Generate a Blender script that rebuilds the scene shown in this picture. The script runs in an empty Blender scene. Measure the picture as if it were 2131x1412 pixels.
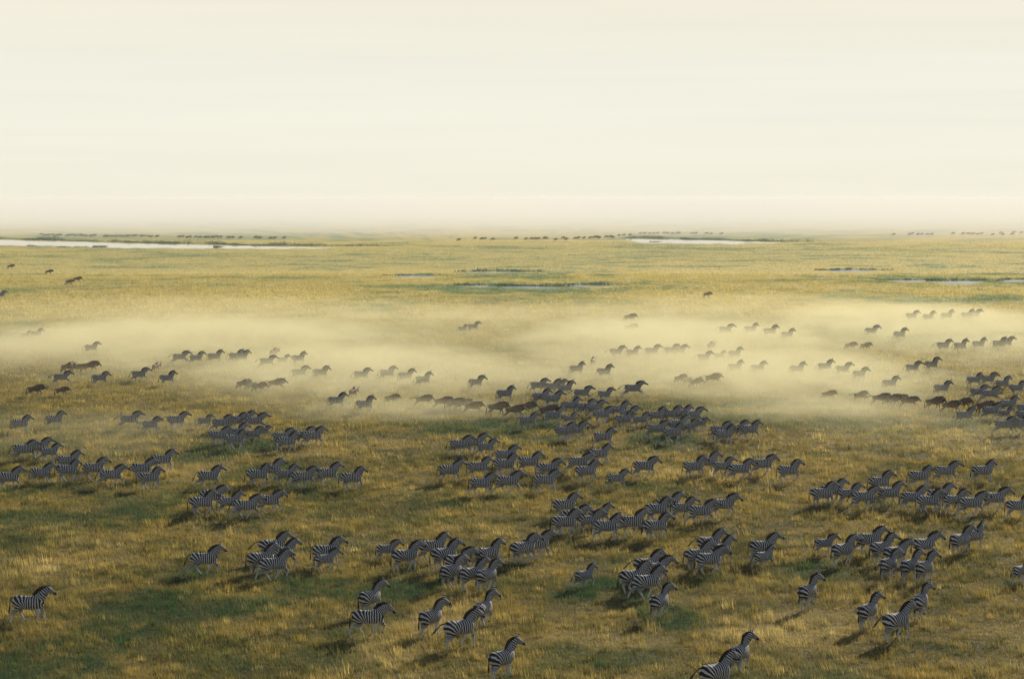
import bpy, bmesh, math, random
import numpy as np
from mathutils import Vector, Matrix
R = math.radians
sc = bpy.context.scene
col = sc.collection
rng = np.random.default_rng(7)
random.seed(7)

# ------------------------------------------------------------------ camera
CAM_H, F_PX, PW, PH, HORIZON = 20.0, 4144.0, 2131.0, 1412.0, 410.0
PITCH = math.atan((PH / 2 - HORIZON) / F_PX)
cam = bpy.data.objects.new('camera', bpy.data.cameras.new('camera'))
col.objects.link(cam)
cam.location = (0, 0, CAM_H)
cam.rotation_euler = (math.pi / 2 - PITCH, 0, 0)
cam.data.sensor_width = 36
cam.data.lens = 36 * F_PX / PW
cam.data.clip_start = 0.5
cam.data.clip_end = 40000
sc.camera = cam

# ------------------------------------------------------------------ sky, sun, exposure
SUN_AZ, SUN_EL = 31.0, 21.0                       # azimuth clockwise from +Y
world = bpy.data.worlds.new('World'); sc.world = world; world.use_nodes = True
wt = world.node_tree; wt.nodes.clear()
def wn(t): return wt.nodes.new(t)
out = wn('ShaderNodeOutputWorld')
sky = wn('ShaderNodeTexSky'); sky.sky_type = 'NISHITA'; sky.sun_disc = False
sky.sun_elevation = R(SUN_EL); sky.sun_rotation = R(SUN_AZ); sky.dust_density = 2.0; sky.altitude = 900
bg1 = wn('ShaderNodeBackground'); bg1.inputs[1].default_value = 0.07
wt.links.new(sky.outputs[0], bg1.inputs[0])
tc = wn('ShaderNodeTexCoord'); sx = wn('ShaderNodeSeparateXYZ'); wt.links.new(tc.outputs['Generated'], sx.inputs[0])
ramp = wn('ShaderNodeValToRGB')                    # dusty cream air low over the plain, all round
ramp.color_ramp.elements[0].position = 0.0; ramp.color_ramp.elements[0].color = (0.90, 0.86, 0.72, 1)
ramp.color_ramp.elements[1].position = 0.105; ramp.color_ramp.elements[1].color = (0.885, 0.835, 0.70, 1)
e = ramp.color_ramp.elements.new(0.055); e.color = (0.88, 0.868, 0.75, 1)
wt.links.new(sx.outputs[2], ramp.inputs[0])
smap = wn('ShaderNodeMapping'); smap.inputs['Scale'].default_value = (2.2, 2.2, 55.0); wt.links.new(tc.outputs['Generated'], smap.inputs[0])
snz = wn('ShaderNodeTexNoise'); snz.inputs['Scale'].default_value = 2.0; snz.inputs['Detail'].default_value = 4; wt.links.new(smap.outputs[0], snz.inputs['Vector'])
srg = wn('ShaderNodeMapRange'); srg.inputs['From Min'].default_value = 0.3; srg.inputs['From Max'].default_value = 0.7; srg.inputs['To Min'].default_value = 0.98; srg.inputs['To Max'].default_value = 1.02; wt.links.new(snz.outputs[0], srg.inputs[0])
smul = wn('ShaderNodeMixRGB'); smul.blend_type = 'MULTIPLY'; smul.inputs[0].default_value = 1; wt.links.new(ramp.outputs[0], smul.inputs[1]); wt.links.new(srg.outputs[0], smul.inputs[2])
bg2 = wn('ShaderNodeBackground'); wt.links.new(smul.outputs[0], bg2.inputs[0]); bg2.inputs[1].default_value = 0.715
mr = wn('ShaderNodeMapRange'); mr.interpolation_type = 'SMOOTHSTEP'
mr.inputs['From Min'].default_value = 0.11; mr.inputs['From Max'].default_value = 0.26
wt.links.new(sx.outputs[2], mr.inputs['Value'])
mx = wn('ShaderNodeMixShader')
wt.links.new(mr.outputs[0], mx.inputs[0]); wt.links.new(bg2.outputs[0], mx.inputs[1]); wt.links.new(bg1.outputs[0], mx.inputs[2])
wt.links.new(mx.outputs[0], out.inputs['Surface'])

sun = bpy.data.objects.new('sun', bpy.data.lights.new('sun', 'SUN')); col.objects.link(sun)
sun.data.energy = 5.0; sun.data.angle = R(0.6); sun.data.color = (1.0, 0.885, 0.72)
sdir = Vector((math.sin(R(SUN_AZ)) * math.cos(R(SUN_EL)), math.cos(R(SUN_AZ)) * math.cos(R(SUN_EL)), math.sin(R(SUN_EL))))
sun.rotation_euler = sdir.to_track_quat('Z', 'Y').to_euler()
sc.view_settings.view_transform = 'Standard'; sc.view_settings.look = 'None'
sc.view_settings.exposure = 0.50; sc.view_settings.gamma = 1.0; sc.view_settings.use_curve_mapping = False
sc.render.engine = 'CYCLES'
cy = sc.cycles
cy.use_denoising = True
cy.denoising_prefilter = 'ACCURATE'; cy.denoising_input_passes = 'RGB_ALBEDO_NORMAL'
try: cy.denoiser = 'OPENIMAGEDENOISE'
except Exception: pass
cy.max_bounces = 5; cy.diffuse_bounces = 2; cy.glossy_bounces = 2; cy.transmission_bounces = 2
cy.volume_bounces = 1; cy.transparent_max_bounces = 8
cy.use_adaptive_sampling = False
cy.volume_step_rate = 3.0

# ------------------------------------------------------------------ helpers
def tag(o, label=None, cat=None, group=None, kind=None):
    if label: o['label'] = label
    if cat: o['category'] = cat
    if group: o['group'] = group
    if kind: o['kind'] = kind
    return o
def obj(name, me, mat=None, parent=None):
    o = bpy.data.objects.new(name, me); col.objects.link(o)
    if mat and me and not me.materials: me.materials.append(mat)
    if parent: o.parent = parent
    return o
def mesh_np(name, verts, tris_or_quads, n):
    me = bpy.data.meshes.new(name)
    v = np.asarray(verts, np.float32); f = np.asarray(tris_or_quads, np.int32)
    me.vertices.add(len(v)); me.vertices.foreach_set('co', v.ravel())
    me.loops.add(f.size); me.loops.foreach_set('vertex_index', f.ravel())
    me.polygons.add(len(f))
    me.polygons.foreach_set('loop_start', np.arange(0, f.size, n, dtype=np.int32))
    me.update(calc_edges=True)
    return me
def color_attr(me, name, rgb):
    a = me.attributes.new(name, 'FLOAT_COLOR', 'POINT')
    c = np.ones((len(rgb), 4), np.float32); c[:, :3] = rgb
    a.data.foreach_set('color', c.ravel())
def at(px, py):
    """ground point seen at a pixel of the photograph"""
    a = PITCH + math.atan((py - PH / 2) / F_PX)
    d = CAM_H / math.tan(a)
    slant = math.hypot(d, CAM_H) * math.cos(math.atan((py - PH / 2) / F_PX))
    return Vector(((px - PW / 2) / F_PX * slant, d, 0))

def _hash(ix, iy, s):
    h = (ix.astype(np.int64) * 374761393 + iy.astype(np.int64) * 668265263 + s * 974634777) & 0xFFFFFFFF
    h = ((h ^ (h >> 13)) * 1274126177) & 0xFFFFFFFF
    return ((h ^ (h >> 16)) & 0xFFFF) / 65535.0
def vnoise(x, y, s):
    ix = np.floor(x); iy = np.floor(y); fx = x - ix; fy = y - iy
    fx = fx * fx * (3 - 2 * fx); fy = fy * fy * (3 - 2 * fy)
    a = _hash(ix, iy, s); b = _hash(ix + 1, iy, s); c = _hash(ix, iy + 1, s); d = _hash(ix + 1, iy + 1, s)
    return (a * (1 - fx) + b * fx) * (1 - fy) + (c * (1 - fx) + d * fx) * fy
def fbm(x, y, scale, octv, s):
    r = np.zeros_like(x); amp = 1.0; tot = 0
    for k in range(octv):
        r += amp * vnoise(x / scale * 2 ** k + 17.3 * k, y / scale * 2 ** k - 9.1 * k, s + k); tot += amp; amp *= 0.55
    return r / tot
def sstep(a, b, x):
    t = np.clip((x - a) / (b - a), 0, 1); return t * t * (3 - 2 * t)

def ground_z(x, y):
    x = np.asarray(x, float); y = np.asarray(y, float)
    near = 1 - sstep(300, 600, y)
    return near * ((fbm(x, y, 38.0, 2, 11) - 0.5) * 0.55 + (fbm(x, y, 9.0, 2, 31) - 0.5) * 0.22)
def gz(x, y): return float(ground_z(np.array([x]), np.array([y]))[0])

# patches of differently coloured grass, dark green ones partly painted herd shadows: pixel box in the photograph -> ellipse on the ground
GREEN_AND_SHADE, STRAW, BROWN = 0, 1, 2
PATCH_PX = [
 (GREEN_AND_SHADE, 100, 560, 1215, 1330, .85), (GREEN_AND_SHADE, 330, 480, 1180, 1222, .8), (GREEN_AND_SHADE, 540, 1020, 1170, 1265, 1.),
 (GREEN_AND_SHADE, 1110, 1360, 1198, 1262, 1.), (GREEN_AND_SHADE, 1420, 1560, 1165, 1232, .8), (GREEN_AND_SHADE, 1540, 1880, 1140, 1240, 1.),
 (GREEN_AND_SHADE, 1330, 1480, 1260, 1312, .9), (GREEN_AND_SHADE, 2040, 2180, 1195, 1245, 1.), (GREEN_AND_SHADE, 850, 1050, 1022, 1062, .9),
 (GREEN_AND_SHADE, 350, 560, 898, 955, .8), (GREEN_AND_SHADE, 1280, 1500, 890, 945, .8), (GREEN_AND_SHADE, -60, 200, 1000, 1050, .7),
 (GREEN_AND_SHADE, -80, 300, 1320, 1440, .85), (GREEN_AND_SHADE, 300, 860, 1330, 1400, .6), (GREEN_AND_SHADE, 1080, 1460, 1345, 1400, .55), (GREEN_AND_SHADE, -60, 420, 1060, 1110, .5), (GREEN_AND_SHADE, 640, 1000, 1060, 1095, .45), (GREEN_AND_SHADE, 1500, 1700, 1030, 1080, .5), (GREEN_AND_SHADE, 1900, 2100, 1330, 1420, .6),
 (GREEN_AND_SHADE, 560, 700, 1010, 1040, .5), (GREEN_AND_SHADE, 1280, 1420, 1000, 1030, .5), (GREEN_AND_SHADE, 0, 130, 1090, 1170, .5),
 (GREEN_AND_SHADE, 1000, 1300, 870, 905, .6), (GREEN_AND_SHADE, 1960, 2140, 865, 900, .6), (GREEN_AND_SHADE, 240, 420, 890, 915, .4),
 (STRAW, 50, 140, 1165, 1205, .9), (STRAW, 840, 1000, 1225, 1330, .9), (STRAW, 1480, 1840, 1258, 1335, 1.),
 (STRAW, 700, 900, 1330, 1390, .6), (STRAW, 90, 300, 1110, 1180, .5), (STRAW, 1180, 1420, 1300, 1345, .6),
 (STRAW, 1790, 1960, 1210, 1260, .8), (STRAW, 600, 900, 900, 950, .5), (STRAW, 1880, 2131, 900, 980, .6),
 (STRAW, 330, 480, 940, 1010, .7), (STRAW, 1250, 1440, 940, 1010, .6),
 (STRAW, -100, 900, 605, 665, .9), (STRAW, 600, 1300, 640, 665, .8), (STRAW, 1350, 2300, 590, 612, .8),
 (STRAW, 1300, 1800, 605, 650, .8), (STRAW, -50, 700, 560, 576, .7), (STRAW, 1280, 1700, 560, 575, .8),
 (BROWN, -100, 520, 576, 606, .8), (BROWN, 515, 590, 618, 640, .9), (BROWN, 380, 640, 650, 700, .6),
 (BROWN, 850, 1300, 690, 760, .5), (BROWN, 1250, 1450, 690, 705, .8), (BROWN, 0, 130, 745, 800, .8), (BROWN, 50, 160, 800, 830, .8),
 (GREEN_AND_SHADE, 850, 1420, 586, 612, .85), (GREEN_AND_SHADE, 900, 1300, 560, 578, .85), (GREEN_AND_SHADE, 1720, 2250, 572, 598, .85), (GREEN_AND_SHADE, 1840, 2050, 550, 558, .8), (GREEN_AND_SHADE, 850, 1330, 614, 640, .5),
 (GREEN_AND_SHADE, 1640, 2131, 612, 634, .4), (GREEN_AND_SHADE, -100, 2300, 505, 560, .3), (GREEN_AND_SHADE, -60, 900, 484, 500, .9), (GREEN_AND_SHADE, 1290, 1800, 486, 499, .9),
]
PATCHES = []
for k, x0, x1, y0, y1, st in PATCH_PX:
    a, b = at((x0 + x1) / 2, y1), at((x0 + x1) / 2, y0)
    cy_ = (a.y + b.y) / 2
    cxw = at((x0 + x1) / 2, (y0 + y1) / 2).x
    rx = abs(at(x1, (y0 + y1) / 2).x - at(x0, (y0 + y1) / 2).x) / 2
    PATCHES.append((k, cxw, cy_, rx, abs(b.y - a.y) / 2, st))

C_STRAW = np.array([0.60, 0.465, 0.17]); C_GOLD = np.array([0.37, 0.275, 0.064])
C_OLIVE = np.array([0.118, 0.112, 0.030]); C_GREEN_AND_SHADE = np.array([0.022, 0.085, 0.032]); C_BROWN = np.array([0.24, 0.165, 0.07])  # dark green: green grass, with some cast shadow painted into the colour
def grass_fields(x, y):
    """greenness (painted shadow included), strawness, brownness of the sward at world points"""
    wob = (fbm(x, y * .6, 6.0, 4, 71) - 0.5) * 2.2
    G = np.zeros_like(x); S = np.zeros_like(x); B = np.zeros_like(x)
    for k, cx, cy_, rx, ry, st in PATCHES:
        sel = (np.abs(x - cx) < rx * 1.7) & (np.abs(y - cy_) < ry * 1.7)
        if not sel.any(): continue
        r = np.sqrt(((x[sel] - cx) / rx) ** 2 + ((y[sel] - cy_) / ry) ** 2) + wob[sel]
        w = st * (1 - sstep(0.45, 1.2, r))
        T = (G, S, B)[k]; T[sel] = np.maximum(T[sel], w)
    n1 = fbm(x, y, 26.0, 3, 3); n2 = fbm(x, y, 6.0, 3, 5); n3 = fbm(x * .7, y * 0.35, 40.0, 3, 9)
    brk = fbm(x, y * .55, 2.6, 3, 83); G = G * np.clip(1.25 * sstep(.28, .64, brk) + .08, 0, 1)
    G = np.clip(G + 0.8 * sstep(0.48, 0.70, n1 * 0.55 + n2 * 0.45) * (1 - S), 0, 1)
    S = np.clip(S * 0.75 + 0.6 * sstep(0.5, 0.78, n2 * .7 + n3 * .3), 0, 1)
    B = np.clip(B + 0.6 * sstep(0.52, 0.75, n3), 0, 1)
    return G, S, B
def grass_color(x, y, jit=0.0, seed=0):
    G, S, B = grass_fields(x, y)
    n = fbm(x, y, 2.2, 3, 21)
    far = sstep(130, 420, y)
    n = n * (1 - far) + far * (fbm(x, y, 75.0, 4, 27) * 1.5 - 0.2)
    if jit:
        jit = jit * (1 - 0.75 * far)
        r = np.random.default_rng(seed)
        G = np.clip(G + r.normal(0, 1, len(x)) * jit * .8, 0, 1); S = np.clip(S + r.normal(0, 1, len(x)) * jit, 0, 1); n = np.clip(n + r.normal(0, 1, len(x)) * jit * .5, 0, 1)
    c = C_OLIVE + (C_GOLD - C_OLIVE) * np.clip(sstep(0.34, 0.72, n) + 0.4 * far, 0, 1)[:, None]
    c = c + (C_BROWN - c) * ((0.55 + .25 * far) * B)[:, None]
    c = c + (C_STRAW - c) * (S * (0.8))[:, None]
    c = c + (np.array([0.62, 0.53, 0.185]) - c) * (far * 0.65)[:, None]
    c = c + (C_GREEN_AND_SHADE * (1 + far[:, None] * 0.8) + far[:, None] * 0.03 - c) * (G * (0.92 - 0.12 * far))[:, None]
    return c

# ------------------------------------------------------------------ materials
def mat(name):
    m = bpy.data.materials.new(name); m.use_nodes = True; m.node_tree.nodes.clear()
    return m, m.node_tree, m.node_tree.nodes.new, m.node_tree.links.new
def attr(new, name):
    a = new('ShaderNodeAttribute'); a.attribute_name = name; return a

def mat_ground():
    m, t, new, ln = mat('ground_soil_and_grass')
    o = new('ShaderNodeOutputMaterial'); p = new('ShaderNodeBsdfPrincipled'); p.inputs['Roughness'].default_value = 0.95
    p.inputs['Specular IOR Level'].default_value = 0.1
    a = attr(new, 'col'); g = new('ShaderNodeNewGeometry')
    mp = new('ShaderNodeMapping'); mp.inputs['Scale'].default_value = (1, 0.5, 1); ln(g.outputs['Position'], mp.inputs[0])
    n1 = new('ShaderNodeTexNoise'); n1.inputs['Scale'].default_value = 0.35; n1.inputs['Detail'].default_value = 9; n1.inputs['Roughness'].default_value = 0.7
    ln(mp.outputs[0], n1.inputs['Vector'])
    r = new('ShaderNodeMapRange'); r.inputs['From Min'].default_value = 0.3; r.inputs['From Max'].default_value = 0.7
    r.inputs['To Min'].default_value = 0.82; r.inputs['To Max'].default_value = 1.12; ln(n1.outputs[0], r.inputs[0])
    mul = new('ShaderNodeMixRGB'); mul.blend_type = 'MULTIPLY'; mul.inputs[0].default_value = 1
    ln(a.outputs['Color'], mul.inputs[1]); ln(r.outputs[0], mul.inputs[2])
    ln(mul.outputs[0], p.inputs['Base Color'])
    b = new('ShaderNodeBump'); b.inputs['Strength'].default_value = 0.9; b.inputs['Distance'].default_value = 0.25
    n2 = new('ShaderNodeTexNoise'); n2.inputs['Scale'].default_value = 1.6; n2.inputs['Detail'].default_value = 6; ln(g.outputs['Position'], n2.inputs['Vector'])
    ln(n2.outputs[0], b.inputs['Height']); ln(b.outputs[0], p.inputs['Normal'])
    ln(p.outputs[0], o.inputs[0]); return m
def mat_grass(trans=0.5):
    m, t, new, ln = mat('grass_blades')
    o = new('ShaderNodeOutputMaterial'); a = attr(new, 'col')
    d = new('ShaderNodeBsdfDiffuse'); tr = new('ShaderNodeBsdfTranslucent'); x = new('ShaderNodeMixShader'); x.inputs[0].default_value = trans
    ln(a.outputs['Color'], d.inputs[0]); ln(a.outputs['Color'], tr.inputs[0])
    ln(d.outputs[0], x.inputs[1]); ln(tr.outputs[0], x.inputs[2]); ln(x.outputs[0], o.inputs[0]); return m
def mat_water(rough=0.04, bump=0.03, name='shallow_water'):
    m, t, new, ln = mat(name)
    o = new('ShaderNodeOutputMaterial'); p = new('ShaderNodeBsdfPrincipled')
    p.inputs['Base Color'].default_value = (0.05, 0.06, 0.06, 1); p.inputs['Roughness'].default_value = rough; p.inputs['IOR'].default_value = 1.33
    g = new('ShaderNodeNewGeometry'); n = new('ShaderNodeTexNoise'); n.inputs['Scale'].default_value = 0.8; n.inputs['Detail'].default_value = 3
    ln(g.outputs['Position'], n.inputs['Vector'])
    b = new('ShaderNodeBump'); b.inputs['Strength'].default_value = bump; b.inputs['Distance'].default_value = 0.05
    ln(n.outputs[0], b.inputs['Height']); ln(b.outputs[0], p.inputs['Normal'])
    ln(p.outputs[0], o.inputs[0]); return m
def mat_zebra():
    m, t, new, ln = mat('zebra_coat')
    o = new('ShaderNodeOutputMaterial'); p = new('ShaderNodeBsdfPrincipled'); p.inputs['Roughness'].default_value = 0.75
    p.inputs['Specular IOR Level'].default_value = 0.12
    ph = attr(new, 'stripe'); pale = attr(new, 'pale'); dk = attr(new, 'dark')
    oi = new('ShaderNodeObjectInfo'); tcn = new('ShaderNodeTexCoord')
    nz = new('ShaderNodeTexNoise'); nz.inputs['Scale'].default_value = 5.0; nz.inputs['Detail'].default_value = 2
    nz.noise_dimensions = '4D'; ln(tcn.outputs['Object'], nz.inputs['Vector'])
    mw = new('ShaderNodeMath'); mw.operation = 'MULTIPLY'; mw.inputs[1].default_value = 40; ln(oi.outputs['Random'], mw.inputs[0]); ln(mw.outputs[0], nz.inputs['W'])
    a1 = new('ShaderNodeMath'); a1.operation = 'MULTIPLY_ADD'; a1.inputs[1].default_value = 0.75; ln(nz.outputs[0], a1.inputs[0]); ln(ph.outputs['Fac'], a1.inputs[2])
    a2 = new('ShaderNodeMath'); a2.operation = 'ADD'; ln(a1.outputs[0], a2.inputs[0]); ln(oi.outputs['Random'], a2.inputs[1])
    a3 = new('ShaderNodeMath'); a3.operation = 'MULTIPLY'; a3.inputs[1].default_value = 2 * math.pi; ln(a2.outputs[0], a3.inputs[0])
    s = new('ShaderNodeMath'); s.operation = 'SINE'; ln(a3.outputs[0], s.inputs[0])
    mr_ = new('ShaderNodeMapRange'); mr_.interpolation_type = 'SMOOTHSTEP'; mr_.inputs['From Min'].default_value = -0.50; mr_.inputs['From Max'].default_value = -0.10
    ln(s.outputs[0], mr_.inputs[0])
    inv = new('ShaderNodeMath'); inv.operation = 'SUBTRACT'; inv.inputs[0].default_value = 1; ln(pale.outputs['Fac'], inv.inputs[1])
    k = new('ShaderNodeMath'); k.operation = 'MULTIPLY'; ln(mr_.outputs[0], k.inputs[0]); ln(inv.outputs[0], k.inputs[1])
    mxd = new('ShaderNodeMath'); mxd.operation = 'MAXIMUM'; ln(k.outputs[0], mxd.inputs[0]); ln(dk.outputs['Fac'], mxd.inputs[1])
    wmix = new('ShaderNodeMixRGB'); wmix.inputs[1].default_value = (0.60, 0.605, 0.605, 1); wmix.inputs[2].default_value = (0.48, 0.47, 0.45, 1)
    n2 = new('ShaderNodeTexNoise'); n2.inputs['Scale'].default_value = 2.0; ln(tcn.outputs['Object'], n2.inputs['Vector']); ln(n2.outputs[0], wmix.inputs[0])
    c = new('ShaderNodeMixRGB'); c.inputs[2].default_value = (0.018, 0.016, 0.016, 1); ln(wmix.outputs[0], c.inputs[1]); ln(mxd.outputs[0], c.inputs[0])
    ln(c.outputs[0], p.inputs['Base Color']); ln(p.outputs[0], o.inputs[0]); return m
def mat_hair(name, colr, tr=0.25):
    m, t, new, ln = mat(name)
    o = new('ShaderNodeOutputMaterial'); d = new('ShaderNodeBsdfDiffuse'); tl = new('ShaderNodeBsdfTranslucent'); x = new('ShaderNodeMixShader'); x.inputs[0].default_value = tr
    tcn = new('ShaderNodeTexCoord'); n = new('ShaderNodeTexNoise'); n.inputs['Scale'].default_value = 14; ln(tcn.outputs['Object'], n.inputs['Vector'])
    c = new('ShaderNodeMixRGB'); c.inputs[1].default_value = (*[v * .6 for v in colr], 1); c.inputs[2].default_value = (*[v * 1.5 for v in colr], 1); ln(n.outputs[0], c.inputs[0])
    ln(c.outputs[0], d.inputs[0]); ln(c.outputs[0], tl.inputs[0]); ln(d.outputs[0], x.inputs[1]); ln(tl.outputs[0], x.inputs[2]); ln(x.outputs[0], o.inputs[0]); return m
def mat_coat(name, c1, c2):
    m, t, new, ln = mat(name)
    o = new('ShaderNodeOutputMaterial'); p = new('ShaderNodeBsdfPrincipled'); p.inputs['Roughness'].default_value = 0.65; p.inputs['Specular IOR Level'].default_value = 0.25
    tcn = new('ShaderNodeTexCoord'); n = new('ShaderNodeTexNoise'); n.inputs['Scale'].default_value = 3; n.inputs['Detail'].default_value = 4; ln(tcn.outputs['Object'], n.inputs['Vector'])
    mp = new('ShaderNodeMapping'); mp.inputs['Scale'].default_value = (9, 1, 1.2); ln(tcn.outputs['Object'], mp.inputs[0])
    n2 = new('ShaderNodeTexNoise'); n2.inputs['Scale'].default_value = 1.4; ln(mp.outputs[0], n2.inputs['Vector'])
    ad = new('ShaderNodeMath'); ad.operation = 'MULTIPLY_ADD'; ad.inputs[1].default_value = .6; ln(n2.outputs[0], ad.inputs[0]); ln(n.outputs[0], ad.inputs[2])
    rr = new('ShaderNodeMapRange'); rr.inputs['From Min'].default_value = .5; rr.inputs['From Max'].default_value = 1.05; ln(ad.outputs[0], rr.inputs[0])
    c = new('ShaderNodeMixRGB'); c.inputs[1].default_value = (*c1, 1); c.inputs[2].default_value = (*c2, 1); ln(rr.outputs[0], c.inputs[0])
    dk = attr(new, 'dark'); c2n = new('ShaderNodeMixRGB'); c2n.inputs[2].default_value = (0.014, 0.012, 0.011, 1); ln(c.outputs[0], c2n.inputs[1]); ln(dk.outputs['Fac'], c2n.inputs[0])
    ln(c2n.outputs[0], p.inputs['Base Color']); ln(p.outputs[0], o.inputs[0]); return m
M_GROUND, M_GRASS, M_WATER, M_ZEBRA = mat_ground(), mat_grass(), mat_water(), mat_zebra()
M_POND = mat_water(0.24, 0.35, 'wind_ruffled_pond')
M_POND.node_tree.nodes['Principled BSDF'].inputs['Base Color'].default_value = (0.06, 0.10, 0.13, 1)
M_MANE = mat_hair('zebra_mane_hair', (0.035, 0.022, 0.016), 0.3)
M_WILD = mat_coat('wildebeest_coat', (0.075, 0.046, 0.030), (0.17, 0.105, 0.064))
M_WHAIR = mat_hair('wildebeest_hair', (0.022, 0.017, 0.014), 0.2)
M_HORN = mat_coat('horn', (0.03, 0.026, 0.022), (0.06, 0.05, 0.042))

# ------------------------------------------------------------------ ground
def build_ground():
    ys = np.concatenate([np.linspace(-60, 70, 14), np.geomspace(74, 900, 330), np.geomspace(915, 14000, 60)])
    us = np.linspace(-1, 1, 421); us = np.sign(us) * np.abs(us) ** 1.15
    half = np.where(ys < 74, 74 * 0.42 + 20, 0) + np.where(ys >= 74, ys * 0.42 + 20, 0)
    half = np.where(ys > 900, 0.42 * 900 + 20 + (ys - 900) * 1.2, half)
    X = (us[None, :] * half[:, None]); Y = np.repeat(ys[:, None], len(us), 1)
    x, y = X.ravel(), Y.ravel()
    v = np.stack([x, y, ground_z(x, y)], 1)
    nx = len(us); i = np.arange((len(ys) - 1) * (nx - 1)); r_, c_ = i // (nx - 1), i % (nx - 1)
    q = np.stack([r_ * nx + c_, r_ * nx + c_ + 1, (r_ + 1) * nx + c_ + 1, (r_ + 1) * nx + c_], 1)
    me = mesh_np('ground', v, q, 4)
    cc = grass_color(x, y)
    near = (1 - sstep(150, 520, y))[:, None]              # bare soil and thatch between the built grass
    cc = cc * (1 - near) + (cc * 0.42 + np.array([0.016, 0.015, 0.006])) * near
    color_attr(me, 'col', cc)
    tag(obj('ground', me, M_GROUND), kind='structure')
build_ground()

# ------------------------------------------------------------------ water and reed banks
def water(name, top, bottom, seed):
    """polygon between an upper and a lower shoreline, both pixel polylines"""
    r = np.random.default_rng(seed)
    def shore(pts, amp):
        xs = np.linspace(pts[0][0], pts[-1][0], 70)
        ys = np.interp(xs, [p[0] for p in pts], [p[1] for p in pts])
        nn = vnoise(xs / 22.0, np.full_like(xs, seed), seed) - 0.5 + 0.5 * (vnoise(xs / 8.0, np.full_like(xs, seed), seed + 3) - 0.5)
        return [at(a, b + amp * n) for a, b, n in zip(xs, ys, nn)]
    t, b = shore(top, 1.0), shore(bottom, 2.4)
    WET.append(([p.x / p.y for p in t], [p.y for p in t], [p.x / p.y for p in b], [p.y for p in b]))
    me = bpy.data.meshes.new(name); bm = bmesh.new()
    tv = [bm.verts.new((p.x, p.y, gz(p.x, p.y) + 0.03)) for p in t]; bv = [bm.verts.new((p.x, p.y, gz(p.x, p.y) + 0.03)) for p in b]
    for i in range(len(tv) - 1):
        if t[i].y > b[i].y + .05 or t[i + 1].y > b[i + 1].y + .05: bm.faces.new((bv[i], bv[i + 1], tv[i + 1], tv[i]))
    bm.to_mesh(me); bm.free(); me.update()
    return tag(obj(name, me, M_WATER if name[0] == 'l' else M_POND), kind='structure')
WET = []
water('lake_water', [(-120, 495), (0, 499), (300, 507), (560, 513), (700, 516)], [(-120, 509), (0, 511), (100, 512), (220, 515), (330, 517), (560, 518), (700, 517)], 1)
water('lake_water', [(1302, 497.5), (1330, 497.5), (1480, 500), (1640, 506)], [(1302, 499), (1330, 505), (1480, 508), (1570, 507), (1640, 506.2)], 2)
PONDS = [(812, 915, 573, 577), (950, 1075, 593.5, 596.5), (1040, 1165, 596.5, 601), (1160, 1290, 593.5, 596.5), (1718, 1822, 562, 566.5), (1845, 1945, 582.5, 586), (1950, 2055, 584.5, 589.5), (2065, 2190, 582, 585.5), (965, 1110, 565, 567.5)]
for i, (x0, x1, y0, y1) in enumerate(PONDS):
    ym = (y0 + y1) / 2
    water('pond_water', [(x0, ym), (x0 * .8 + x1 * .2, y0), (x0 * .3 + x1 * .7, y0 + .4), (x1, ym)], [(x0, ym + .1), (x0 * .7 + x1 * .3, y1), (x0 * .4 + x1 * .6, y1 - .5), (x1, ym + .1)], 10 + i)
# ------------------------------------------------------------------ grass (joined blades, nobody could count them)
def blades(x, y, h, w, lean, colr, r, zoff=0.0):
    n = len(x); a = r.uniform(0, 2 * math.pi, n); la = r.normal(2.6, 0.9, n)       # leaning mostly with the wind, to the left
    dx, dy = np.cos(a) * w / 2, np.sin(a) * w / 2 * 0.6
    z = ground_z(x, y) - 0.02 + zoff
    v = np.empty((n, 3, 3), np.float32)
    v[:, 0] = np.stack([x - dx, y - dy, z], 1); v[:, 1] = np.stack([x + dx, y + dy, z], 1)
    v[:, 2] = np.stack([x + np.cos(la) * lean * h, y + np.sin(la) * lean * h, z + h], 1)
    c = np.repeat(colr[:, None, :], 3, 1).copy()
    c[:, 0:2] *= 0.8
    return v.reshape(-1, 3), c.reshape(-1, 3)
def dry(x, y):
    u = x / y; ok = np.ones(len(x), bool)
    for tu, ty, bu, by in WET:
        i = (u > min(tu)) & (u < max(tu))
        ok &= ~(i & (y < np.interp(u, tu, ty) + 1) & (y > np.interp(u, bu, by) - 8))
    return ok
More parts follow.
